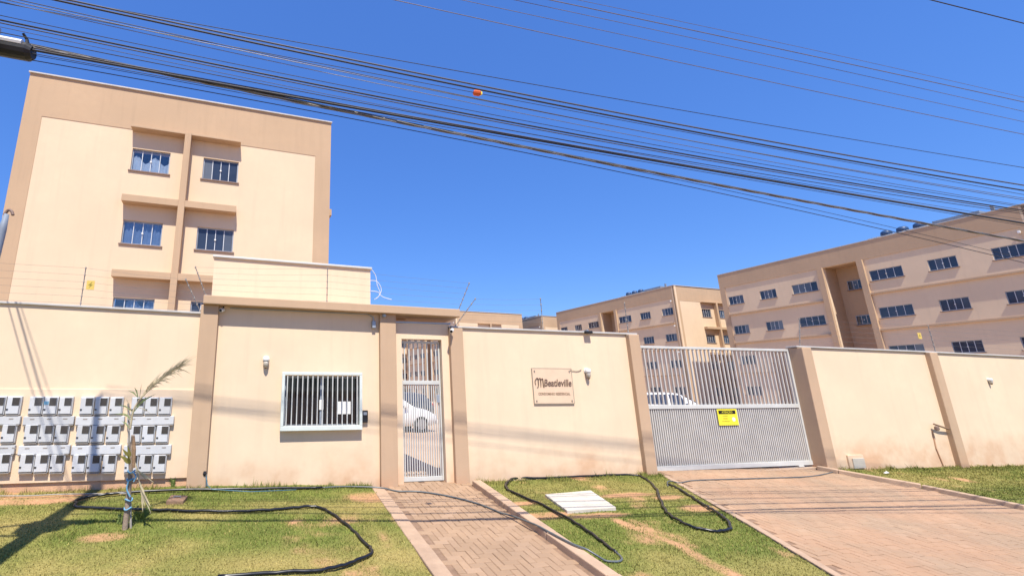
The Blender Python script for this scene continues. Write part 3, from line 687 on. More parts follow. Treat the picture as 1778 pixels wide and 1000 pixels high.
for gi, (gn, bx_, cv) in enumerate(GRP):
    for ri, (v0, v1) in enumerate(ROWV):
        for bi, (u0, u1) in enumerate(bx_):
            if gi == 3 and ri > 0 and bi < 2: continue
            if gi == 3 and bi == 0: continue
            x = W((u0+u1)/2, 705, YM-.08).x; z = W(200, v1, YM-.08).z+.006*(bi+gi*3-6)*0
            z = W((u0+u1)/2-(v1-705)*.16, v1, YM-.08).z
            o = mp_ if first else copy_tree(mp_); first = False
            o.location = (x, YM-.0005, z); o.rotation_euler = (0, random.uniform(-.012, .012), 0)
            pos = 'only box of its row' if (gi == 3 and ri > 0) else ['left box', 'middle box', 'right box'][bi]
            tag(o, 'grey meter box, %s row, %s %s' % (['top', 'middle', 'bottom'][ri], pos, gn), 'meter box', 'electricity meter boxes on the wall')
    if gi == 2:
        so = [o_ for o_ in bpy.data.objects if o_.get('label') == 'grey meter box, top row, middle box in the third group from the brown pillar'][0]
        part('sticker', box(-.085, -.02, -.0735, -.0708, .15, .20), 'tie_blue', so, local=True)
    for ci, (v0, v1) in enumerate(COVV):
        u0, u1 = cv
        if gi == 3: u0, u1 = (-52, 36) if ci == 0 else (6, 33)
        vm = (v0+v1)/2
        x0, x1 = W(u0-(vm-730)*.14*(1-u0/700), vm, YM-.03).x, W(u1-(vm-730)*.14*(1-u1/700), vm, YM-.03).x
        if gi < 3: x0, x1 = W(u0, 730, YM-.03).x, W(u1, 730, YM-.03).x
        zz0, zz1 = W((u0+u1)/2, v1, YM-.03).z, W((u0+u1)/2, v0, YM-.03).z
        t = thing('cable_trunking', ((x0+x1)/2, YM, zz0), 'long pale grey trunking under %s meters %s' % (['top', 'middle'][ci], gn), 'trunking', 'trunking between the meter rows')
        part('cover', box(x0, x1, YM-.055, YM-.0005, zz0, zz1), 'meter_body', t, bevel=.006)
        part('shadow_lip', box(x0+.005, x1-.005, YM-.05, YM-.004, zz0-.016, zz0-.001), 'brown_grey', t)  # dark lower edge, shadow put into its colour as on the boxes
        for k in range(3):
            xk = x0+(x1-x0)*(.17+.33*k)+random.uniform(-.03, .03); part('marking', box(xk-.03, xk+.03, YM-.0575, YM-.0555, zz1-.045, zz1-.03), 'brown_grey', t)

# ================================================================== THINGS FIXED TO THE WALL
def wall_lamp(u, v, label, k=.8):
    p = W(u, v, D-.05); t = thing('wall_lamp', (p.x, D, p.z-.1), label, 'wall lamp', 'bulkhead lamps on the wall')
    ax = (p.x, D-.07*k, p.z); sc_ = lambda L_: [(r*k, h*k) for r, h in L_]
    part('base', MB().lathe([(.07*k, -.02), (.07*k, -.001)], (p.x, D, p.z+.05*k), 'y', 16), 'white_plastic', t)
    part('cap', MB().lathe(sc_([(.06, .0), (.065, .03), (.06, .09), (.035, .10)]), ax, 'z', 14), 'white_plastic', t, smooth=True)
    part('glass_jar', MB().lathe(sc_([(.03, -.11), (.05, -.09), (.055, -.03), (.052, -.001)]), ax, 'z', 14), 'lamp_glass', t, smooth=True)
    part('tip_shadow', MB().lathe(sc_([(.008, -.16), (.03, -.14), (.042, -.111)]), ax, 'z', 12), 'tip_shade', t, smooth=True)  # brown tip painted in as the shadow below the jar
wall_lamp(462, 627, 'white glass wall lamp left of the barred guardhouse window')
wall_lamp(1021, 647, 'white glass wall lamp just right of the name plate')
wall_lamp(1721, 661, 'white wall lamp on the far right wall panel', .6)
def bullet_camera(p, d, label):
    t = thing('security_camera', p, label, 'security camera', 'security cameras')
    d = Vector(d).normalized(); p = Vector(p)
    part('body', MB().tube([p-d*.01, p+d*.09], .032, 12), 'white_plastic', t, smooth=False)
    part('lens', MB().tube([p+d*.091, p+d*.098], .024, 12), 'black_plastic', t)
    part('bracket', MB().tube([p+d*.02, p+Vector((0, .04, .05)), p+Vector((0, .06, .08))], .012, 8), 'black_plastic', t)
bullet_camera((W(388, 530, 8.15).x, 8.15, ZC0-.075), (-.35, -.9, -.25), 'white bullet camera under the left end of the canopy')
bullet_camera((W(785, 577, 8.05).x, 8.04, wtop(3.4)-.06), (-.5, -.7, -.4), 'white security camera on top of the pillar beside the pedestrian gate')
t = thing('junction_box', (W(667, 548, 8.09).x, 8.09, W(667, 548, 8.09).z), 'small grey round sensor on the pillar under the canopy', 'sensor')
part('housing', MB().lathe([(.02, -.04), (.035, -.03), (.04, 0)], wloc(t), 'y', 12), 'alu', t)
cp_ = [(W(400, 532, 8.17).x, 8.17, ZC0-.035), (W(638, 540, 8.17).x, 8.17, ZC0-.055), (W(648, 546, 8.17).x, 8.17, ZC0-.10), (W(649, 556, 8.17).x, 8.17, ZC0-.18)]
t = thing('conduit', cp_[1], 'thin dark conduit along the underside of the canopy', 'conduit')
part('pipe', MB().tube(cp_, .011, 8), 'alu', t); part('end_box', box(cp_[3][0]-.035, cp_[3][0]+.03, 8.13, 8.197, cp_[3][2]-.13, cp_[3][2]), 'alu', t, bevel=.006)
ix = W(633, 722).x; t = thing('intercom', (ix, D, W(633, 733).z), 'black intercom box right of the barred window', 'intercom')
part('case', box(ix-.05, ix+.05, D-.05, D-.001, W(633, 733).z, W(633, 712).z), 'black_plastic', t, bevel=.008)
part('speaker', box(ix-.03, ix+.03, D-.053, D-.0505, W(633, 720).z, W(633, 715).z), 'alu', t)
# ceiling light and small lamp under canopy
t = thing('ceiling_lamp', (W(697, 556, 8.6).x, 8.6, ZC0-.2), 'small pale lamp on the canopy underside above the pedestrian gate', 'lamp')
xx = W(697, 556, 8.6).x; zc_ = ZC0+zr(xx)-.03
part('bracket', box(xx-.09, xx+.09, 8.57, 8.63, zc_-.04, zc_+.0), 'plate', t); part('bulb', MB().lathe([(.01, -.10), (.03, -.08), (.03, -.04)], (xx, 8.6, zc_), 'z', 10), 'white_plastic', t)
# flood lamp clamped over the middle wall
p = W(1024, 583, 8.1); t = thing('flood_lamp', p, 'small dark flood lamp clipped over the wall top above the name plate', 'lamp')
part('head', box(p.x-.075, p.x+.075, 8.09, 8.16, wtop(5.9)-.02, wtop(5.9)+.034), 'black_plastic', t, bevel=.01); part('bracket', box(p.x-.02, p.x+.02, 8.14, 8.3, wtop(5.9)+.036, wtop(5.9)+.06), 'alu', t)
# name plate
NL, NR, NB, NT = W(925, 670).x, W(993, 670).x, W(958, 700).z, W(958, 640).z
npl = thing('name_plate', ((NL+NR)/2, D, NB), 'peach acrylic name plate with brown script lettering on the middle wall', 'sign')
yP = D-.022
part('panel', box(NL, NR, yP, yP+.01, NB, NT), 'plate', npl, bevel=.002)
part('edge', MB().box(NL-.008, NL-.001, yP-.003, yP+.012, NB-.01, NT+.008).box(NR+.001, NR+.008, yP-.003, yP+.012, NB-.01, NT+.008).box(NL, NR, yP-.003, yP+.012, NB-.012, NB-.001).box(NL, NR, yP-.003, yP+.012, NT+.001, NT+.008), 'plate_edge', npl)
for sx_ in (NL+.045, NR-.045):
    for sz_ in (NB+.05, NT-.045): part('stud', MB().lathe([(.012, -.016), (.014, -.001)], (sx_, yP, sz_), 'y', 10).lathe([(.01, .0101), (.01, .0215)], (sx_, yP, sz_), 'y', 8), 'plate_edge', npl)
nw = NR-NL; zc = NB+(NT-NB)*.57
# large swash initial as a swept stroke, then the rest of the word
ini = MB(); x0 = NL+.05
for pts in ([(0, -.03), (-.01, .04), (.03, .10), (.06, .09), (.062, .0), (.055, -.06), (.03, -.085)], [(.06, .06), (.095, .10), (.115, .09), (.118, .0), (.112, -.07)], [(.116, .05), (.15, .095), (.168, .08), (.17, .0), (.172, -.06), (.19, -.07)]):
    P = [Vector((x0+a*.95, yP-.006, zc+b*.95)) for a, b in pts]
    Q = []
    for i in range(len(P)-1):
        for s_ in range(4):
            t_ = s_/4; a0 = P[max(i-1, 0)]; a1 = P[i]; a2 = P[i+1]; a3 = P[min(i+2, len(P)-1)]
            Q.append(.5*((2*a1)+(a2-a0)*t_+(2*a0-5*a1+4*a2-a3)*t_**2+(3*a1-a0-3*a2+a3)*t_**3))
    Q.append(P[-1]); ini.tube(Q, [.006+.005*math.sin(math.pi*i/(len(Q)-1)) for i in range(len(Q))], 6)
part('initial', ini, 'plate_letter', npl, smooth=True)
text_mesh('lettering', 'Beatleville', .185, 'plate_letter', npl, ((NL+NR)/2+.098, yP-.004, zc+.005), .003, .80, .18, weight=.003)
text_mesh('lettering', 'CONDOMINIO RESIDENCIAL', .066, 'plate_letter_soft', npl, ((NL+NR)/2+.01, yP-.003, NB+(NT-NB)*.27), .002, .80, weight=.0015)
part('wire', MB().tube([(NR-.03, yP-.012, NT-.03), (NR+.04, D-.012, NT-.035), (NR+.12, D-.01, NT-.05), (NR+.19, D-.01, NT-.04), (NR+.245, D-.01, NT-.015)], .004, 6), 'sign_black', npl)
# yellow warning sign on the driveway gate
yS = YG-.012
SL_, SR_, SB, ST = W(1247, 725, yS).x, W(1281, 725, yS).x, W(1264, 738, yS).z, W(1264, 710, yS).z
ws = thing('warning_sign', ((SL_+SR_)/2, yS, SB), 'square yellow warning sign with black header on the driveway gate', 'sign')
part('panel', box(SL_, SR_, yS, yS+.004, SB, ST), 'yellow', ws); sw_, sh_ = SR_-SL_, ST-SB
part('header', box(SL_+sw_*.06, SR_-sw_*.08, yS-.003, yS-.0005, ST-sh_*.30, ST-sh_*.08), 'sign_black', ws)
text_mesh('lettering', 'ATENÇÃO', sh_*.17, 'yellow', ws, ((SL_+SR_)/2-.005, yS-.0045, ST-sh_*.195), .0005, 1.05)
for k, s in enumerate(('CUIDADO', 'PORTÃO', 'AUTOMÁTICO')):
    text_mesh('lettering', s, sh_*.10, 'sign_text_dark', ws, (SL_+sw_*.36, yS-.002, ST-sh_*(.42+.17*k)), .0005, .9)
part('emblem', MB().lathe([(sh_*.13, -.003), (sh_*.13, -.0005)], (SR_-sw_*.22, yS, SB+sh_*.36), 'y', 20), 'paper', ws)
part('emblem_ring', MB().lathe([(sh_*.045, -.006), (sh_*.045, -.0032)], (SR_-sw_*.22, yS, SB+sh_*.36), 'y', 16), 'meter_body', ws)
# things on the right wall
ub = W(1485, 801); t = thing('utility_cover', (ub.x, D, wbot(12.5)), 'white square utility hatch at the foot of the right wall', 'hatch')
hx0, hx1, hz0, hz1 = W(1471, 800).x, W(1498, 800).x, wbot(12.6)+.01, W(1485, 789).z
part('surround', box(hx0, hx1, D-.03, D-.001, hz0, hz1), 'plate', t, bevel=.004); part('door', box(hx0+.10, hx1-.01, D-.045, D-.031, hz0, hz1-.07), 'slab', t, bevel=.004)
pv = W(1632, 743, 8.1); t = thing('wall_tap', pv, 'rusty tap and short pipe sticking out beside the right wall pillar', 'tap')
part('pipe', MB().tube([(P6L-.01, 8.14, pv.z-.03), (pv.x+.1, 8.12, pv.z+.03), (pv.x-.12, 8.12, pv.z+.09)], .02, 8), 'brown_cover', t)
part('valve', MB().lathe([(.02, -.06), (.045, -.04), (.04, .02), (.015, .04)], (pv.x-.1, 8.1, pv.z+.01), 'z', 10), 'sill', t)
part('stem', MB().tube([(pv.x-.1, D-.012, pv.z-.06), (pv.x-.13, D-.012, pv.z-.45), (pv.x-.05, D-.012, wbot(15)+.02)], .012, 6), 'salmon_foot', t)
# stand pipe at the foot of the guardhouse pillar
q = W(357, 836, 8.12); t = thing('standpipe', (q.x, 8.1, gz(q.x, 8.1)), 'short standpipe with blue hose at the foot of the guardhouse pillar', 'standpipe')
part('pipe', MB().tube([(q.x, 8.14, q.z-.15), (q.x, 8.14, q.z+.1), (q.x-.02, 8.10, q.z+.13)], .016, 8), 'alu', t)
part('tap', MB().lathe([(.012, -.03), (.03, 0), (.02, .04)], (q.x-.02, 8.1, q.z+.12), 'z', 8), 'black_plastic', t)
part('hose_tail', MB().tube([(q.x, 8.1, q.z+.08), (q.x+.04, 8.04, q.z-.04), (q.x+.12, 7.9, gz(q.x, 7.9)+.02), (q.x+.7, 7.8, gz(q.x+.7, 7.8)+.02), (q.x+1.4, 7.9, gz(q.x+1.4, 7.9)+.015)], .007, 6), 'hose_blue', t, smooth=True)

# ---- electric fences
def fence(name_label, posts, spans, ypost=D+.08, nw=6):
    """posts: list of (base point, top point); spans: pairs of post numbers joined by wires"""
    b0 = posts[0][0]; t = thing('electric_fence', b0, name_label, 'fence', 'electric fences on wall tops')
    for b, h in posts:
        b, h = Vector(b), Vector(h); p = part('post', MB().tube([b, h], .008, 6), 'silver_cable', t)
        for k in range(nw):
            c = b.lerp(h, .12+.86*k/(nw-1)); part('insulator', MB().lathe([(.007, -.02), (.013, -.012), (.013, .012), (.007, .02)], c, 'z', 8), 'brown_grey', p)
    for i, j in spans:
        (b, h), (c, g) = [tuple(map(Vector, posts[q])) for q in (i, j)]
        for k in range(nw):
            f = .12+.86*k/(nw-1); a1, a2 = b.lerp(h, f), c.lerp(g, f); mid = (a1+a2)/2-Vector((0, 0, .012+.01*random.random()))
            part('wire', MB().tube([a1, mid, a2], .0016, 4), 'silver_cable', t)
yf = D+.07
def top_pt(x, dz=0): return Vector((x, yf, wtop(x)+.03+dz))
xa_ = W(140, 527, yf).x; xb_ = W(349, 540, yf).x; h1 = wz(145, 464, yf)
fence('thin six wire electric fence along the wall top above the meter boxes', [((-9.5, yf, wtop(-9.5)), (-9.5, yf, wtop(-9.5)+.72)), ((xa_, yf, wtop(xa_)), (xa_+.0, yf, h1)), ((xb_+.02, yf+.02, wtop(xb_)), (W(322, 484, yf).x, yf, W(322, 484, yf).z))], [(0, 1), (1, 2)])
yk = 8.35
cA = (W(361, 505, yk).x, yk, ZC1-.01); xc = W(568, 505, yk).x; xd = W(793, 528, yk).x
fence('electric fence wires running along the canopy in front of the upper parapet', [(cA, W(339, 463, yk)), ((xc, yk, ZC1+zr(xc)-.02), (xc, yk, W(568, 465, yk).z)), ((xd, yk, ZC1+zr(xd)-.04), W(815, 491, yk))], [(0, 1), (1, 2)])
xe = W(943, 570, yf).x
fence('electric fence on the middle wall top with posts at both ends', [((P3R-.12, yf, wtop(P3R)), W(826, 518, yf)), ((xe, yf, wtop(xe)), (xe, yf, W(943, 518, yf).z)), ((P4R-.1, yf, wtop(P4R)), (P4R-.1, yf, wtop(P4R)+.7))], [(0, 1)])
xg = W(1390, 600, yf).x
fence('electric fence on the right wall top beyond the driveway gate', [((P5L+.2, yf, wtop(12)), W(1388, 553, yf)), ((16.3, yf, wtop(16.3)), (16.3, yf, wtop(16.3)+.7)), ((24, yf, wtop(24)), (24, yf, wtop(24)+.7))], [(0, 1), (1, 2)], nw=6)
def shock_sign(u, v, Y, label):
    p = W(u, v, Y); t = thing('shock_sign', (p.x, Y, p.z-.1), label, 'sign', 'small yellow fence signs')
    part('panel', box(p.x-.06, p.x+.06, Y, Y+.004, p.z-.075, p.z+.075), 'amber', t)
    part('symbol', MB().prism([(p.x-.02, p.z-.055), (p.x+.035, p.z+.01), (p.x+.005, p.z+.01), (p.x+.025, p.z+.06), (p.x-.035, p.z-.005), (p.x-.002, p.z-.005)], Y-.002, Y-.0003), 'sign_text_dark', t)
shock_sign(157, 495, yf-.02, 'small yellow electric shock sign hung above the left wall')
shock_sign(1597, 583, yf-.02, 'small yellow electric shock sign hung above the right wall')
# white coiled wires beside the upper parapet
loops = []
for (pts) in ([(643, 465), (652, 478), (655, 495), (660, 510), (652, 519)], [(643, 487), (655, 489), (662, 502), (658, 514), (650, 520)], [(644, 505), (656, 507), (664, 515), (680, 520)]):
    P = [W(u, v, 8.9) for u, v in pts]; Q = []
    for i in range(len(P)-1):
        for s_ in range(5):
            t_ = s_/5; a0 = P[max(i-1, 0)]; a1 = P[i]; a2 = P[i+1]; a3 = P[min(i+2, len(P)-1)]
            Q.append(.5*((2*a1)+(a2-a0)*t_+(2*a0-5*a1+4*a2-a3)*t_**2+(3*a1-a0-3*a2+a3)*t_**3))
    Q.append(P[-1]); loops.append(Q)
mb = MB()
for Q in loops: mb.tube(Q, .006, 6)
solo('loose_wire', mb, 'white_plastic', 'loose looping white wire at the right end of the upper parapet', 'wire')

# ================================================================== VERGE OBJECTS
def spline(P, n=6):
    Q = []
    for i in range(len(P)-1):
        a0 = P[max(i-1, 0)]; a1 = P[i]; a2 = P[i+1]; a3 = P[min(i+2, len(P)-1)]
        for s_ in range(n):
            t_ = s_/n; Q.append(.5*((2*a1)+(a2-a0)*t_+(2*a0-5*a1+4*a2-a3)*t_**2+(3*a1-a0-3*a2+a3)*t_**3))
    return Q+[P[-1]]
def kinks(P, a=.012):
    r9 = random.Random(len(P)); return [p+Vector((r9.uniform(-a, a), r9.uniform(-a, a), r9.uniform(-.006, .004))) for p in P]
def on_ground(pts, up=.02): return [Vector((p.x, p.y, gz(p.x, p.y)+up)) for p in (G(u, v) for u, v in pts)]
hp = spline(on_ground([(380, 1004), (500, 996), (570, 990), (620, 975), (645, 961), (632, 942), (600, 912), (572, 891), (548, 881), (500, 884), (430, 889), (350, 889), (260, 887), (180, 884), (134, 882), (131, 876), (138, 868), (175, 861), (220, 857), (330, 852), (450, 850), (560, 848)]))
hp = kinks(hp); mb = MB().tube(hp, .019, 8)
solo('black_hose', mb, 'hose', 'long thick black hose looping over the left grass', 'hose', smooth=True)
hp = spline(on_ground([(560, 848), (600, 846), (660, 848), (690, 854), (730, 855), (780, 863), (830, 876), (880, 897), (930, 924), (980, 952), (1010, 966), (1045, 975), (1072, 977), (1080, 973), (1077, 967), (1070, 961)], .016))
for p_ in hp:
    p_.z += .085*min(1, max(0, (.24-abs(p_.x-PR-.08))/.15))
solo('grey_hose', MB().tube(hp, .0125, 8), 'hose_grey', 'thinner dark grey hose crossing the footpath diagonally', 'hose', smooth=True)
hp = spline(on_ground([(1070, 961), (1040, 938), (1000, 910), (950, 882), (905, 862), (885, 853), (878, 844), (885, 836), (900, 831), (960, 831), (1030, 827), (1095, 826), (1118, 831), (1138, 848), (1150, 875), (1160, 893), (1180, 906), (1205, 917), (1240, 924), (1262, 922), (1270, 917), (1262, 904), (1245, 891), (1220, 876), (1195, 860), (1175, 848), (1160, 842)]))
hp = kinks(hp); solo('black_hose', MB().tube(hp, .019, 8), 'hose', 'black hose looping over the middle grass round the concrete slab', 'hose', smooth=True)
hp = spline(on_ground([(1160, 845), (1159, 838), (1166, 836), (1180, 839), (1205, 835), (1260, 833), (1330, 831), (1390, 829), (1420, 826), (1447, 820), (1452, 817)], .014))
solo('thin_hose', MB().tube(hp, .010, 8), 'hose_grey', 'thin dark hose lying across the top of the driveway', 'hose', smooth=True)
hp = spline(on_ground([(-60, 861), (40, 862), (110, 859), (220, 858)], .012))
solo('thin_hose', MB().tube(hp, .007, 6), 'pole', 'thin pale grey tube along the foot of the meter wall', 'hose', smooth=True)
# concrete slab cover on the middle grass: five planks
q = [G(u, v) for u, v in ((985, 890), (1070, 884), (1026, 854), (946, 861))]
sl = thing('slab_cover', sum(q, Vector())/4, 'pale concrete slab cover of grooved planks on the middle grass', 'slab')
c0 = sum(q, Vector())/4
for k in range(5):
    a, b = k/5, (k+1)/5-.011
    def qq(s, t_): return q[0].lerp(q[1], s).lerp(q[3].lerp(q[2], s), t_)
    cr = [qq(0, a), qq(1, a), qq(1, b), qq(0, b)]
    part('plank', MB().add([(p.x, p.y, p.z-.05) for p in cr]+[(p.x, p.y, p.z+.035+random.uniform(-.0015, .0015)) for p in cr], [(3, 2, 1, 0), (4, 5, 6, 7), (0, 1, 5, 4), (1, 2, 6, 5), (2, 3, 7, 6), (3, 0, 4, 7)]), 'slab', sl, bevel=.008)
q = [G(u, v) for u, v in ((288, 873), (318, 873), (326, 863), (297, 862))]
cbx = sum(q, Vector())/4; t = thing('drain_cover', cbx, 'small brown drain cover set in the left grass', 'drain cover')
part('lid', MB().add([(p.x, p.y, p.z-.03) for p in q]+[(p.x, p.y, p.z+.028) for p in q], [(3, 2, 1, 0), (4, 5, 6, 7), (0, 1, 5, 4), (1, 2, 6, 5), (2, 3, 7, 6), (3, 0, 4, 7)]), 'brown_cover', t, bevel=.008)
part('handle', MB().tube([cbx+Vector((-.05, 0, .03)), cbx+Vector((-.04, 0, .05)), cbx+Vector((.04, 0, .05)), cbx+Vector((.05, 0, .03))], .006, 6), 'alu', t)
p = G(937, 829); solo('paper_scrap', MB().add([(p.x-.06, p.y, p.z+.02), (p.x+.02, p.y-.02, p.z+.03), (p.x+.08, p.y+.01, p.z+.025), (p.x+.04, p.y+.05, p.z+.035), (p.x-.03, p.y+.05, p.z+.02), (p.x, p.y+.01, p.z+.06)], [(0, 1, 5), (1, 2, 5), (2, 3, 5), (3, 4, 5), (4, 0, 5)]), 'paper', 'scrap of white paper on the hose below the middle wall', 'litter')
p = G(1541, 823); solo('paper_scrap', MB().add([(p.x-.06, p.y, p.z+.02), (p.x+.02, p.y-.02, p.z+.03), (p.x+.08, p.y+.01, p.z+.025), (p.x+.04, p.y+.05, p.z+.035), (p.x-.03, p.y+.05, p.z+.02), (p.x, p.y+.01, p.z+.06)], [(0, 1, 5), (1, 2, 5), (2, 3, 5), (3, 4, 5), (4, 0, 5)]), 'paper', 'scrap of white paper on the right grass near the driveway', 'litter')
# palm sapling tied to a stake
tb = G(217, 918); YT = tb.y
def T(u, v, dy=0): return W(u, v, YT+dy)
sap = thing('palm_sapling', tb, 'withered palm sapling tied to stakes with blue strips on the left grass', 'tree')
part('trunk', MB().tube(spline([tb-Vector((0, 0, .05)), T(221, 880), T(224, 850), T(227, 815), T(229, 780), T(231, 755)]), [.034-.014*i/30 for i in range(31)], 9), 'trunk', sap, smooth=True)
part('stake', MB().tube([T(228, 921, .03)-Vector((0, 0, .05)), T(226, 850, .05), T(224, 770, .06), T(223, 700, .06)], .013, 7), 'wood_grey', sap)
part('splint', MB().tube([T(232, 812, -.05), T(233, 780, -.05), T(232, 757, -.05)], [.018, .022, .014], 7), 'wood', sap)
for v in (818, 832, 867, 882):
    c = T(228-(v-818)*.09, v); ring = [c+Vector((.04*math.cos(a), .045*math.sin(a), .012*math.sin(a*2+v))) for a in np.linspace(0, 2*math.pi, 13)]
    part('tie', MB().tube(ring, .010, 6), 'tie_blue', sap, smooth=True)
part('tie_end', MB().tube(spline([T(230, 818, -.05), T(236, 826, -.08), T(232, 836, -.09)]), .008, 5).tube(spline([T(224, 833, -.05), T(220, 848, -.06), T(226, 862, -.06)]), .009, 5), 'tie_blue', sap)
def leaf_blade(mb, a, b, w, bend=.03):
    a, b = Vector(a), Vector(b); d = (b-a); s = d.cross(Vector((0, 1, .2))).normalized()*w; m_ = (a+b)/2+Vector((0, 0, -bend))
    mb.add([a-s*.4, a+s*.4, m_+s, m_-s, b], [(0, 1, 2, 3), (3, 2, 4)])
rach = spline([T(226, 745), T(232, 712), T(246, 690), T(268, 668), T(292, 650), T(308, 640)], 8)
part('frond_stem', MB().tube(rach, [.014-.011*i/(len(rach)-1) for i in range(len(rach))], 6), 'straw', sap, smooth=True)
lf = MB(); r2 = random.Random(3)
for i in range(4, len(rach)):
    p = rach[i]; d = (rach[min(i+1, len(rach)-1)]-rach[i-1]).normalized(); k = i/len(rach)
    for s_ in (-1, 1):
        for rep in range(3 if k > .45 else (1 if i % 2 == 0 else 0)):
            L_ = .10+.24*r2.random(); v = (d*(.6+.5*r2.random())+Vector((s_*.35*r2.random(), s_*.6*r2.random(), s_*.8*r2.random()+.12))).normalized()
            leaf_blade(lf, p, p+v*L_+Vector((0, 0, -.07*r2.random())), .0042, -.02)
part('dry_leaflets', lf, 'straw', sap)
lf = MB()
for a, b in (((240, 690), (233, 672)), ((240, 690), (222, 678)), ((237, 706), (260, 688)), ((237, 706), (272, 683)), ((231, 715), (205, 702)), ((228, 725), (196, 718)), ((228, 730), (212, 716)), ((230, 718), (255, 690)), ((226, 745), (210, 730))):
    leaf_blade(lf, T(*a), T(*b, r2.uniform(-.12, .12)), .009, -.02)
part('side_leaves', lf, 'straw_green', sap)
lf = MB()
for a, b in (((226, 800), (206, 790)), ((226, 795), (212, 778)), ((228, 800), (221, 772)), ((227, 805), (214, 798)), ((228, 790), (232, 770)), ((226, 808), (222, 790))):
    leaf_blade(lf, T(*a), T(*b, r2.uniform(-.1, 0)), .02, .0)
part('leaf_base', lf, 'leaf_yellow', sap)
lf = MB()
for a, b in (((234, 800), (245, 850)), ((244, 846), (262, 880)), ((240, 830), (256, 872)), ((236, 812), (256, 835)), ((246, 850), (248, 890)), ((242, 840), (263, 893)), ((238, 815), (268, 838)), ((244, 850), (252, 880))):
    leaf_blade(lf, T(*a, -.05), T(*b, -.1+r2.uniform(-.05, .05)), .012, .0)
part('hanging_frond', lf, 'straw', sap)
def weed(u, v, n, h, label, seed):
    p = G(u, v); r3 = random.Random(seed); mb = MB()
    for i in range(n):
        a = r3.uniform(0, 6.28); leaf_blade(mb, p+Vector((r3.uniform(-.03, .03), r3.uniform(-.03, .03), -.01)), p+Vector((math.cos(a)*h*r3.uniform(.2, .8), math.sin(a)*h*r3.uniform(.2, .8), h*r3.uniform(.3, 1))), r3.uniform(.006, .014), -.02)
    solo('weed', mb, 'plant_weed', label, 'weed', 'weeds on the verge')
weed(245, 905, 34, .2, 'leafy green weed just right of the palm sapling', 1)
weed(207, 908, 16, .12, 'low weed just left of the palm sapling', 2)
weed(300, 843, 14, .14, 'thin weed at the wall foot near the guardhouse pillar', 4)

# ================================================================== POLE AND OVERHEAD CABLES
XP, YP_ = -2.80, 3.9
zg = gz(XP, YP_)
pole = thing('utility_pole', (XP, YP_, zg), 'concrete utility pole just outside the left edge, casting the long shadow on grass and wall', 'utility pole')
part('shaft', MB().tube([(XP, YP_, zg-.3), (XP, YP_, zg+8.15)], [.15, .095], 14), 'pole', pole, smooth=True)
part('crossarm', box(XP-.05, XP+.05, YP_-.9, YP_+1.15, 6.85, 6.95), 'wood_grey', pole)
part('cable_coil', MB().tube([(XP-.12+.42*math.cos(a), YP_+.1, 4.75+.30*math.sin(a)) for a in np.linspace(0, 4*math.pi, 40)], .022, 6), 'black_cable', pole)
part('terminal_box', box(XP-.16, XP+.16, YP_+.1, YP_+.3, 4.45, 4.9), 'black_plastic', pole, bevel=.02)
part('bracket', MB().box(XP-.25, XP+.25, YP_-.13, YP_+.13, 4.95, 5.03).box(XP-.03, XP+.03, YP_+.131, YP_+.75, 4.6, 4.66).box(XP-.03, XP+.03, YP_+.131, YP_+.75, 5.1, 5.16), 'alu', pole)
for dy in (-.8, -.3, .45, 1.05): part('insulator', MB().lathe([(.02, 0), (.05, .03), (.035, .08), (.05, .12), (.02, .16)], (XP, YP_+dy, 6.95), 'z', 10), 'porcelain', pole)
KP = .03
def onp(u, v, Y0):
    d = ray(u, v); t = Y0/(d[1]+KP*d[0]); return (d[0]*t, d[1]*t, d[2]*t+CZ)
def cable(pts, Y0, r, m, label, name='overhead_cable', strands=1, x0=None, x1=20., deg=2, group='overhead cables'):
    P = np.array([onp(u, v, Y0) for u, v in pts]); c = np.polyfit(P[:, 0], P[:, 2], deg)
    xs0 = XP if x0 is None else x0; xs = np.concatenate([np.linspace(xs0, 14, 60), np.linspace(14.4, x1, 10)])
    zlin = lambda x: np.polyval(c, x)
    z9, s9 = zlin(14.), np.polyval(np.polyder(c), 14.)
    def z(x): return np.where(x < 14, zlin(x), z9+s9*(x-14)+.01*(x-14)**2)
    mb = MB(); Y = lambda x: Y0-KP*x
    r = r*.75
    if strands == 1: mb.tube([(x, Y(x), float(z(x))) for x in xs], r, 6)
    else:
        xs = np.linspace(xs0, x1, 300)
        for k in range(strands):
            ph = 2*math.pi*k/strands; rr = r*1.05
            mb.tube([(x, Y(x)+rr*math.cos(x*5.5+ph), float(z(x))+rr*math.sin(x*5.5+ph)) for x in xs], r, 5)
    o = solo(name, mb, m, label, 'cable', group, smooth=True); return lambda x: (x, float(Y(x)), float(z(x)))
C1 = [(105, 0), (300, 36), (560, 93), (828, 150), (1150, 211), (1450, 266), (1778, 322)]
sh = lambda L_, dv, dr=0: [(u, v+dv+dr*u/1778) for u, v in L_]
C3 = [(0, 8), (300, 57), (435, 84), (580, 120), (900, 190), (1200, 250), (1778, 343)]
C4 = [(0, 35), (150, 64), (300, 98), (587, 159), (900, 213), (1150, 260), (1778, 366)]
C5 = [(60, 88), (150, 101), (300, 126), (435, 157), (637, 202), (900, 255), (1200, 314), (1778, 418)]
C6 = [(60, 92), (150, 106), (300, 126), (536, 172), (705, 202), (900, 240), (1200, 292), (1480, 339), (1778, 387)]
C7 = [(0, 95), (150, 122), (300, 150), (560, 195), (1200, 326), (1524, 396)]
YQ = 4.0
cable([(300, 33), (560, 84), (828, 130), (1150, 186), (1450, 236), (1778, 292)], YQ+.55, .006, 'black_cable', 'thin black cable, uppermost of the dark cables crossing the middle of the sky')
cable(C1, YQ+.5, .013, 'grey_cable', 'thick grey cable, upper of the pair passing just above the orange marker')
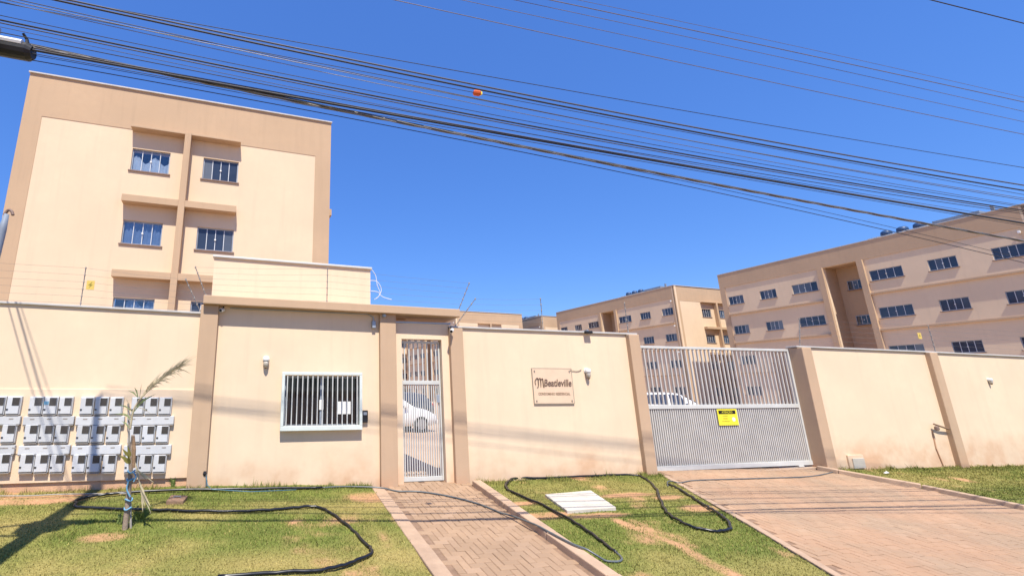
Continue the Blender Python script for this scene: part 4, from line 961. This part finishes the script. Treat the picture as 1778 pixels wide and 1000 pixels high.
cable(sh(C1, 5, 4), YQ+.46, .014, 'black_cable', 'thick black cable, lower of the pair passing just above the orange marker')
cm = cable([(0, 5), (300, 62), (560, 112), (822, 159), (1200, 233), (1778, 338)], YQ+.42, .005, 'black_cable', 'thin dark cable carrying the orange marker')
cable(C3, YQ+.36, .006, 'silver_cable', 'thin pale cable next below the orange marker')
cable(sh(C3, 5, 8), YQ+.38, .005, 'silver_cable', 'second thin pale cable below the orange marker')
cable(sh(C3, -5, 8), YQ+.34, .006, 'grey_cable', 'thin grey cable hugging the pale cables below the orange marker')
cable(C4, YQ+.24, .012, 'black_cable', 'thick black cable midway between the orange marker and the lowest bundle')
cable(sh(C4, 5, -2), YQ+.27, .008, 'grey_cable', 'grey cable running just beneath the middle thick black cable')
cable(sh(C4, -8, 2), YQ+.3, .005, 'black_cable', 'thin black cable running just above the middle thick black cable')
cable([(0, 52), (48, 66), (120, 84), (300, 117), (536, 164), (900, 228), (1150, 272), (1778, 372)], YQ+.1, .006, 'black_cable', 'thin support wire above the bulky splice case')
cable(sh(C4, 12, 4), YQ+.12, .004, 'grey_cable', 'hair-thin grey cable under the middle thick cables')
m5 = cable(C5, YQ+.15, .0105, 'silver_cable', 'twisted silvery cable, thick and lowest of the bundles', strands=3)
cable(sh(C5, -3, 3), YQ+.15, .013, 'black_cable', 'thick black cable wrapped against the twisted silvery cable')
cable(C6, YQ+.13, .016, 'black_cable', 'thick black cable that parts upward from the lowest twisted bundle')
cable(sh(C6, -4, 3), YQ+.13, .009, 'grey_cable', 'grey cable riding on top of the black cable above the twisted bundle')
cable(sh(C6, 6, -2), YQ+.13, .005, 'black_cable', 'thin black cable between the black cable and the twisted bundle')
cable(C7, YQ+.18, .006, 'black_cable', 'thin black cable, lowest of all, skimming the left block roofline')
cable(sh(C7, -9, 2), YQ+.18, .004, 'black_cable', 'hair-thin cable just above the lowest cable')
YH = 4.95
cable([(690, 0), (900, 51), (1150, 102), (1400, 155), (1778, 234)], YH, .0065, 'hv_cable', 'pinkish wire, lowest of the upper right wires', group='upper wires')
cable([(800, 0), (900, 22), (1150, 76), (1400, 130), (1778, 212)], YH-.04, .005, 'hv_cable', 'pinkish wire, second lowest of the upper right wires', group='upper wires')
cable([(890, 0), (1150, 55), (1400, 110), (1778, 194)], YH-.08, .005, 'hv_cable', 'pinkish wire, third from below of the upper right wires', group='upper wires')
cable([(950, 0), (1150, 42), (1396, 92), (1546, 130), (1778, 177)], YH-.14, .0075, 'hv_cable', 'dark thicker wire near the top of the upper right wires', group='upper wires')
cable([(1000, 0), (1150, 31), (1396, 84), (1778, 170)], YH-.16, .004, 'hv_cable', 'thin wire just above the dark thicker upper right wire', group='upper wires')
cable([(1615, 0), (1700, 22), (1778, 41)], 4.3, .010, 'black_cable', 'lone dark wire cutting the top right corner of the sky', deg=1, group='upper wires')
# orange marker
xm = onp(828, 159, YQ+.42)[0]; pm = cm(xm)
t = thing('cable_marker', (pm[0], pm[1], pm[2]-.04), 'small orange marker clipped to a thin cable against the sky', 'marker')
part('shell', MB().lathe([(.02, -.045), (.034, -.03), (.034, .03), (.02, .045)], pm, 'x', 10), 'orange', t); part('tag', box(pm[0]+.047, pm[0]+.06, pm[1]-.015, pm[1]+.015, pm[2]-.015, pm[2]+.02), 'yellow', t)
# splice case
ysp = YQ+.15
pa, pb = Vector(onp(-75, 68, ysp)), Vector(onp(58, 93, ysp)); dd = (pb-pa).normalized()
sc = thing('splice_case', (pa+pb)/2-Vector((0, 0, .1)), 'bulky black cable splice case hanging at the upper left edge', 'splice case')
part('case', MB().tube([pa, pa+dd*.03, pb-dd*.04, pb], [.06, .082, .082, .055], 14), 'black_plastic', sc)
part('sun_glint', MB().tube([pa+Vector((0, -.062, .04)), pb-dd*.07+Vector((0, -.062, .04))], .03, 8), 'white_plastic', sc)  # white strip stands for the sun glinting on the glossy case
part('hanger', MB().tube([pb-dd*.06+Vector((0, 0, .07)), pb-dd*.075+Vector((0, 0, .13)), pb-dd*.10+Vector((0, -.03, .165))], [.022, .014, .012], 6), 'black_plastic', sc)
# service drops from the pole to the wall top, outside the frame: they throw the thin slanting shadows on the left wall
for k, (zp, ze) in enumerate(((6.9, 4.5), (6.6, 4.35), (7.3, 4.6))):
    a = Vector((XP-.1, YP_+.1, zp)); b = Vector((-5.15-.05*k, 9.3, ze)); mb = MB().tube([a.lerp(b, f)-Vector((0, 0, .35*f*(1-f))) for f in np.linspace(0, 1, 16)], [.013, .008, .006][k], 6)
    solo('service_cable', mb, 'black_cable', ['thick', 'medium', 'thin'][k]+' service cable from the pole to the mast behind the left wall', 'cable', 'service cables')
# weathered service mast by the far left edge
q = W(4, 420, 9.3); t = thing('service_mast', (q.x-.12, 9.3, 0), 'weathered grey mast with bent head at the far left edge behind the wall', 'mast')
mx_ = W(2, 450, 9.3).x-.07; zt_ = W(8, 372, 9.3).z
part('pipe', MB().tube([(mx_-.09, 9.3, 0), (mx_-.03, 9.3, zt_-.9), (mx_, 9.3, zt_-.3), (mx_+.02, 9.3, zt_)], [.07, .07, .065, .04], 12), 'tank_grey', t, smooth=True)
part('head', MB().tube(spline([Vector((mx_-.02, 9.3, zt_-.02)), Vector((mx_+.03, 9.3, zt_+.08)), Vector((mx_+.10, 9.28, zt_+.06)), Vector((mx_+.14, 9.27, zt_-.02))]), .026, 8), 'sill', t, smooth=True)

# ================================================================== CARS AND SMALL THINGS IN THE COURTYARD
def car(loc, rz, paint, label, hatch=True):
    t = thing('parked_car', loc, label, 'car', 'cars parked in the courtyard', rz)
    hw = .86
    #    x,  z low, belt, roof, half width of roof
    st = [(-2.02, .42, .62, .64, .60), (-1.95, .28, .80, .84, .68), (-1.85, .24, .95, 1.06, .66), (-1.55, .24, .98, 1.40, .60), (-1.0, .24, .97, 1.49, .61), (-.2, .24, .95, 1.51, .61), (.35, .24, .94, 1.46, .60), (.72, .24, .93, 1.22, .63), (1.08, .24, .91, .97, .70), (1.6, .24, .82, .86, .70), (1.9, .28, .68, .72, .62), (2.02, .40, .55, .58, .50)]
    rows = []
    for i, (x, zl, zb_, zr_, tw) in enumerate(st):
        w_ = hw*(.86 if i in (0, len(st)-1) else .95 if i in (1, len(st)-2) else 1)
        h_ = [(0, zl), (w_*.86, zl), (w_*.98, zl+.12), (w_, (zl+zb_)/2), (w_*.97, zb_), (tw, zr_-.02), (tw*.7, zr_+.02), (0, zr_+.04)]
        rows.append([(x, y, z) for y, z in h_]+[(x, -y, z) for y, z in h_[-2:0:-1]])
    n = len(rows[0]); mb = MB(); mb.add([p for r in rows for p in r], [(i*n+j, i*n+(j+1) % n, (i+1)*n+(j+1) % n, (i+1)*n+j) for i in range(len(rows)-1) for j in range(n)]+[tuple(range(n)), tuple((len(rows)-1)*n+j for j in range(n))])
    part('body', mb, paint, t, local=True, smooth=True)
    for s_ in (1, -1):
        j = 4 if s_ == 1 else n-4-1+0
        for a, b in ((3, 5), (5, 7)):
            g = MB(); vs = []
            for i in range(a, b+1):
                x, zl, zb_, zr_, tw = st[i]; xo = .05 if i == a else -.05 if i == b else 0
                lo = Vector((x+xo, s_*(hw*.97+.012), zb_+.03)); hi = Vector((x+xo, s_*(tw+.012), zr_-.03)); vs += [lo, lo.lerp(hi, .93)]
            g.add(vs, [(2*i, 2*i+2, 2*i+3, 2*i+1) for i in range(b-a)]); part('side_window', g, 'pane_dark', t, local=True)
    for i0, i1, nm in ((7, 8, 'windscreen'), (2, 3, 'rear_window')):
        A, B = st[i0], st[i1]; f = .012
        if nm == 'windscreen': A, B = st[6], st[8]
        g = MB().add([(A[0]+.03, A[4]*.9, A[3]+.03), (A[0]+.03, -A[4]*.9, A[3]+.03), (B[0]+.0, -B[4]*.9, B[3]+.045), (B[0]+.0, B[4]*.9, B[3]+.045)] if nm == 'windscreen' else [(A[0]-.02, A[4]*.9, A[3]+.03), (A[0]-.02, -A[4]*.9, A[3]+.03), (B[0]-.03, -B[4]*.88, B[3]+.02), (B[0]-.03, B[4]*.88, B[3]+.02)], [(0, 1, 2, 3)])
        part(nm, g, 'pane_dark', t, local=True)
    for x in (-1.25, 1.28):
        for s_ in (1, -1):
            wl = part('wheel', MB().lathe([(.22, -.1), (.29, -.1), (.31, -.06), (.31, .06), (.29, .1), (.22, .1)], (x, s_*.79, .31), 'y', 20), 'tyre', t, local=True)
            part('rim', MB().lathe([(.05, -.108), (.2, -.104), (.21, -.09)] if s_ < 0 else [(.21, .09), (.2, .104), (.05, .108)], (x, s_*.79, .31), 'y', 16), 'rim', wl, local=True)
    for s_ in (1, -1):
        part('tail_light', MB().box(-2.03, -1.86, s_*.62-.1, s_*.62+.1, .72, .94), 'tail', t, local=True, bevel=.03)
        part('headlight', MB().box(1.78, 1.99, s_*.60-.12, s_*.60+.12, .58, .70), 'lamp_glass', t, local=True, bevel=.03)
        part('mirror', MB().box(.55, .70, s_*.9-.08, s_*.9+.08, .95, 1.07), paint, t, local=True, bevel=.03)
    part('bumper', MB().box(-2.08, -1.95, -.74, .74, .32, .52).box(1.95, 2.08, -.70, .70, .30, .50), paint, t, local=True, bevel=.04)
    return t
car((4.9, 19.0, 0), R_(4), 'car_white', 'white parked hatchback seen through the pedestrian gate')
car((7.2, 25.5, 0), R_(186), 'car_dark', 'dark parked car behind the white hatchback, seen through the pedestrian gate')
car((19.6, 19.8, 0), R_(-28), 'car_white', 'white parked car seen through the left bars of the driveway gate')
car((33.5, 22.5, 0), R_(70), 'car_blue', 'dark blue parked car seen through the right bars of the driveway gate')
p = aX*46.0+aN*24.5; t = thing('entrance_awning', (p.x, p.y, 0), 'reddish entrance awning on white posts at the right block, seen through gate bars', 'awning', rz=ANG)
part('roof', box(-.9, 1.1, -1.6, 1.6, 2.25, 2.7), 'awning', t, local=True, bevel=.03)
for y in (-1.5, 1.4): part('post', box(-.85, -.72, y, y+.13, 0, 2.249), 'white_metal', t, local=True)
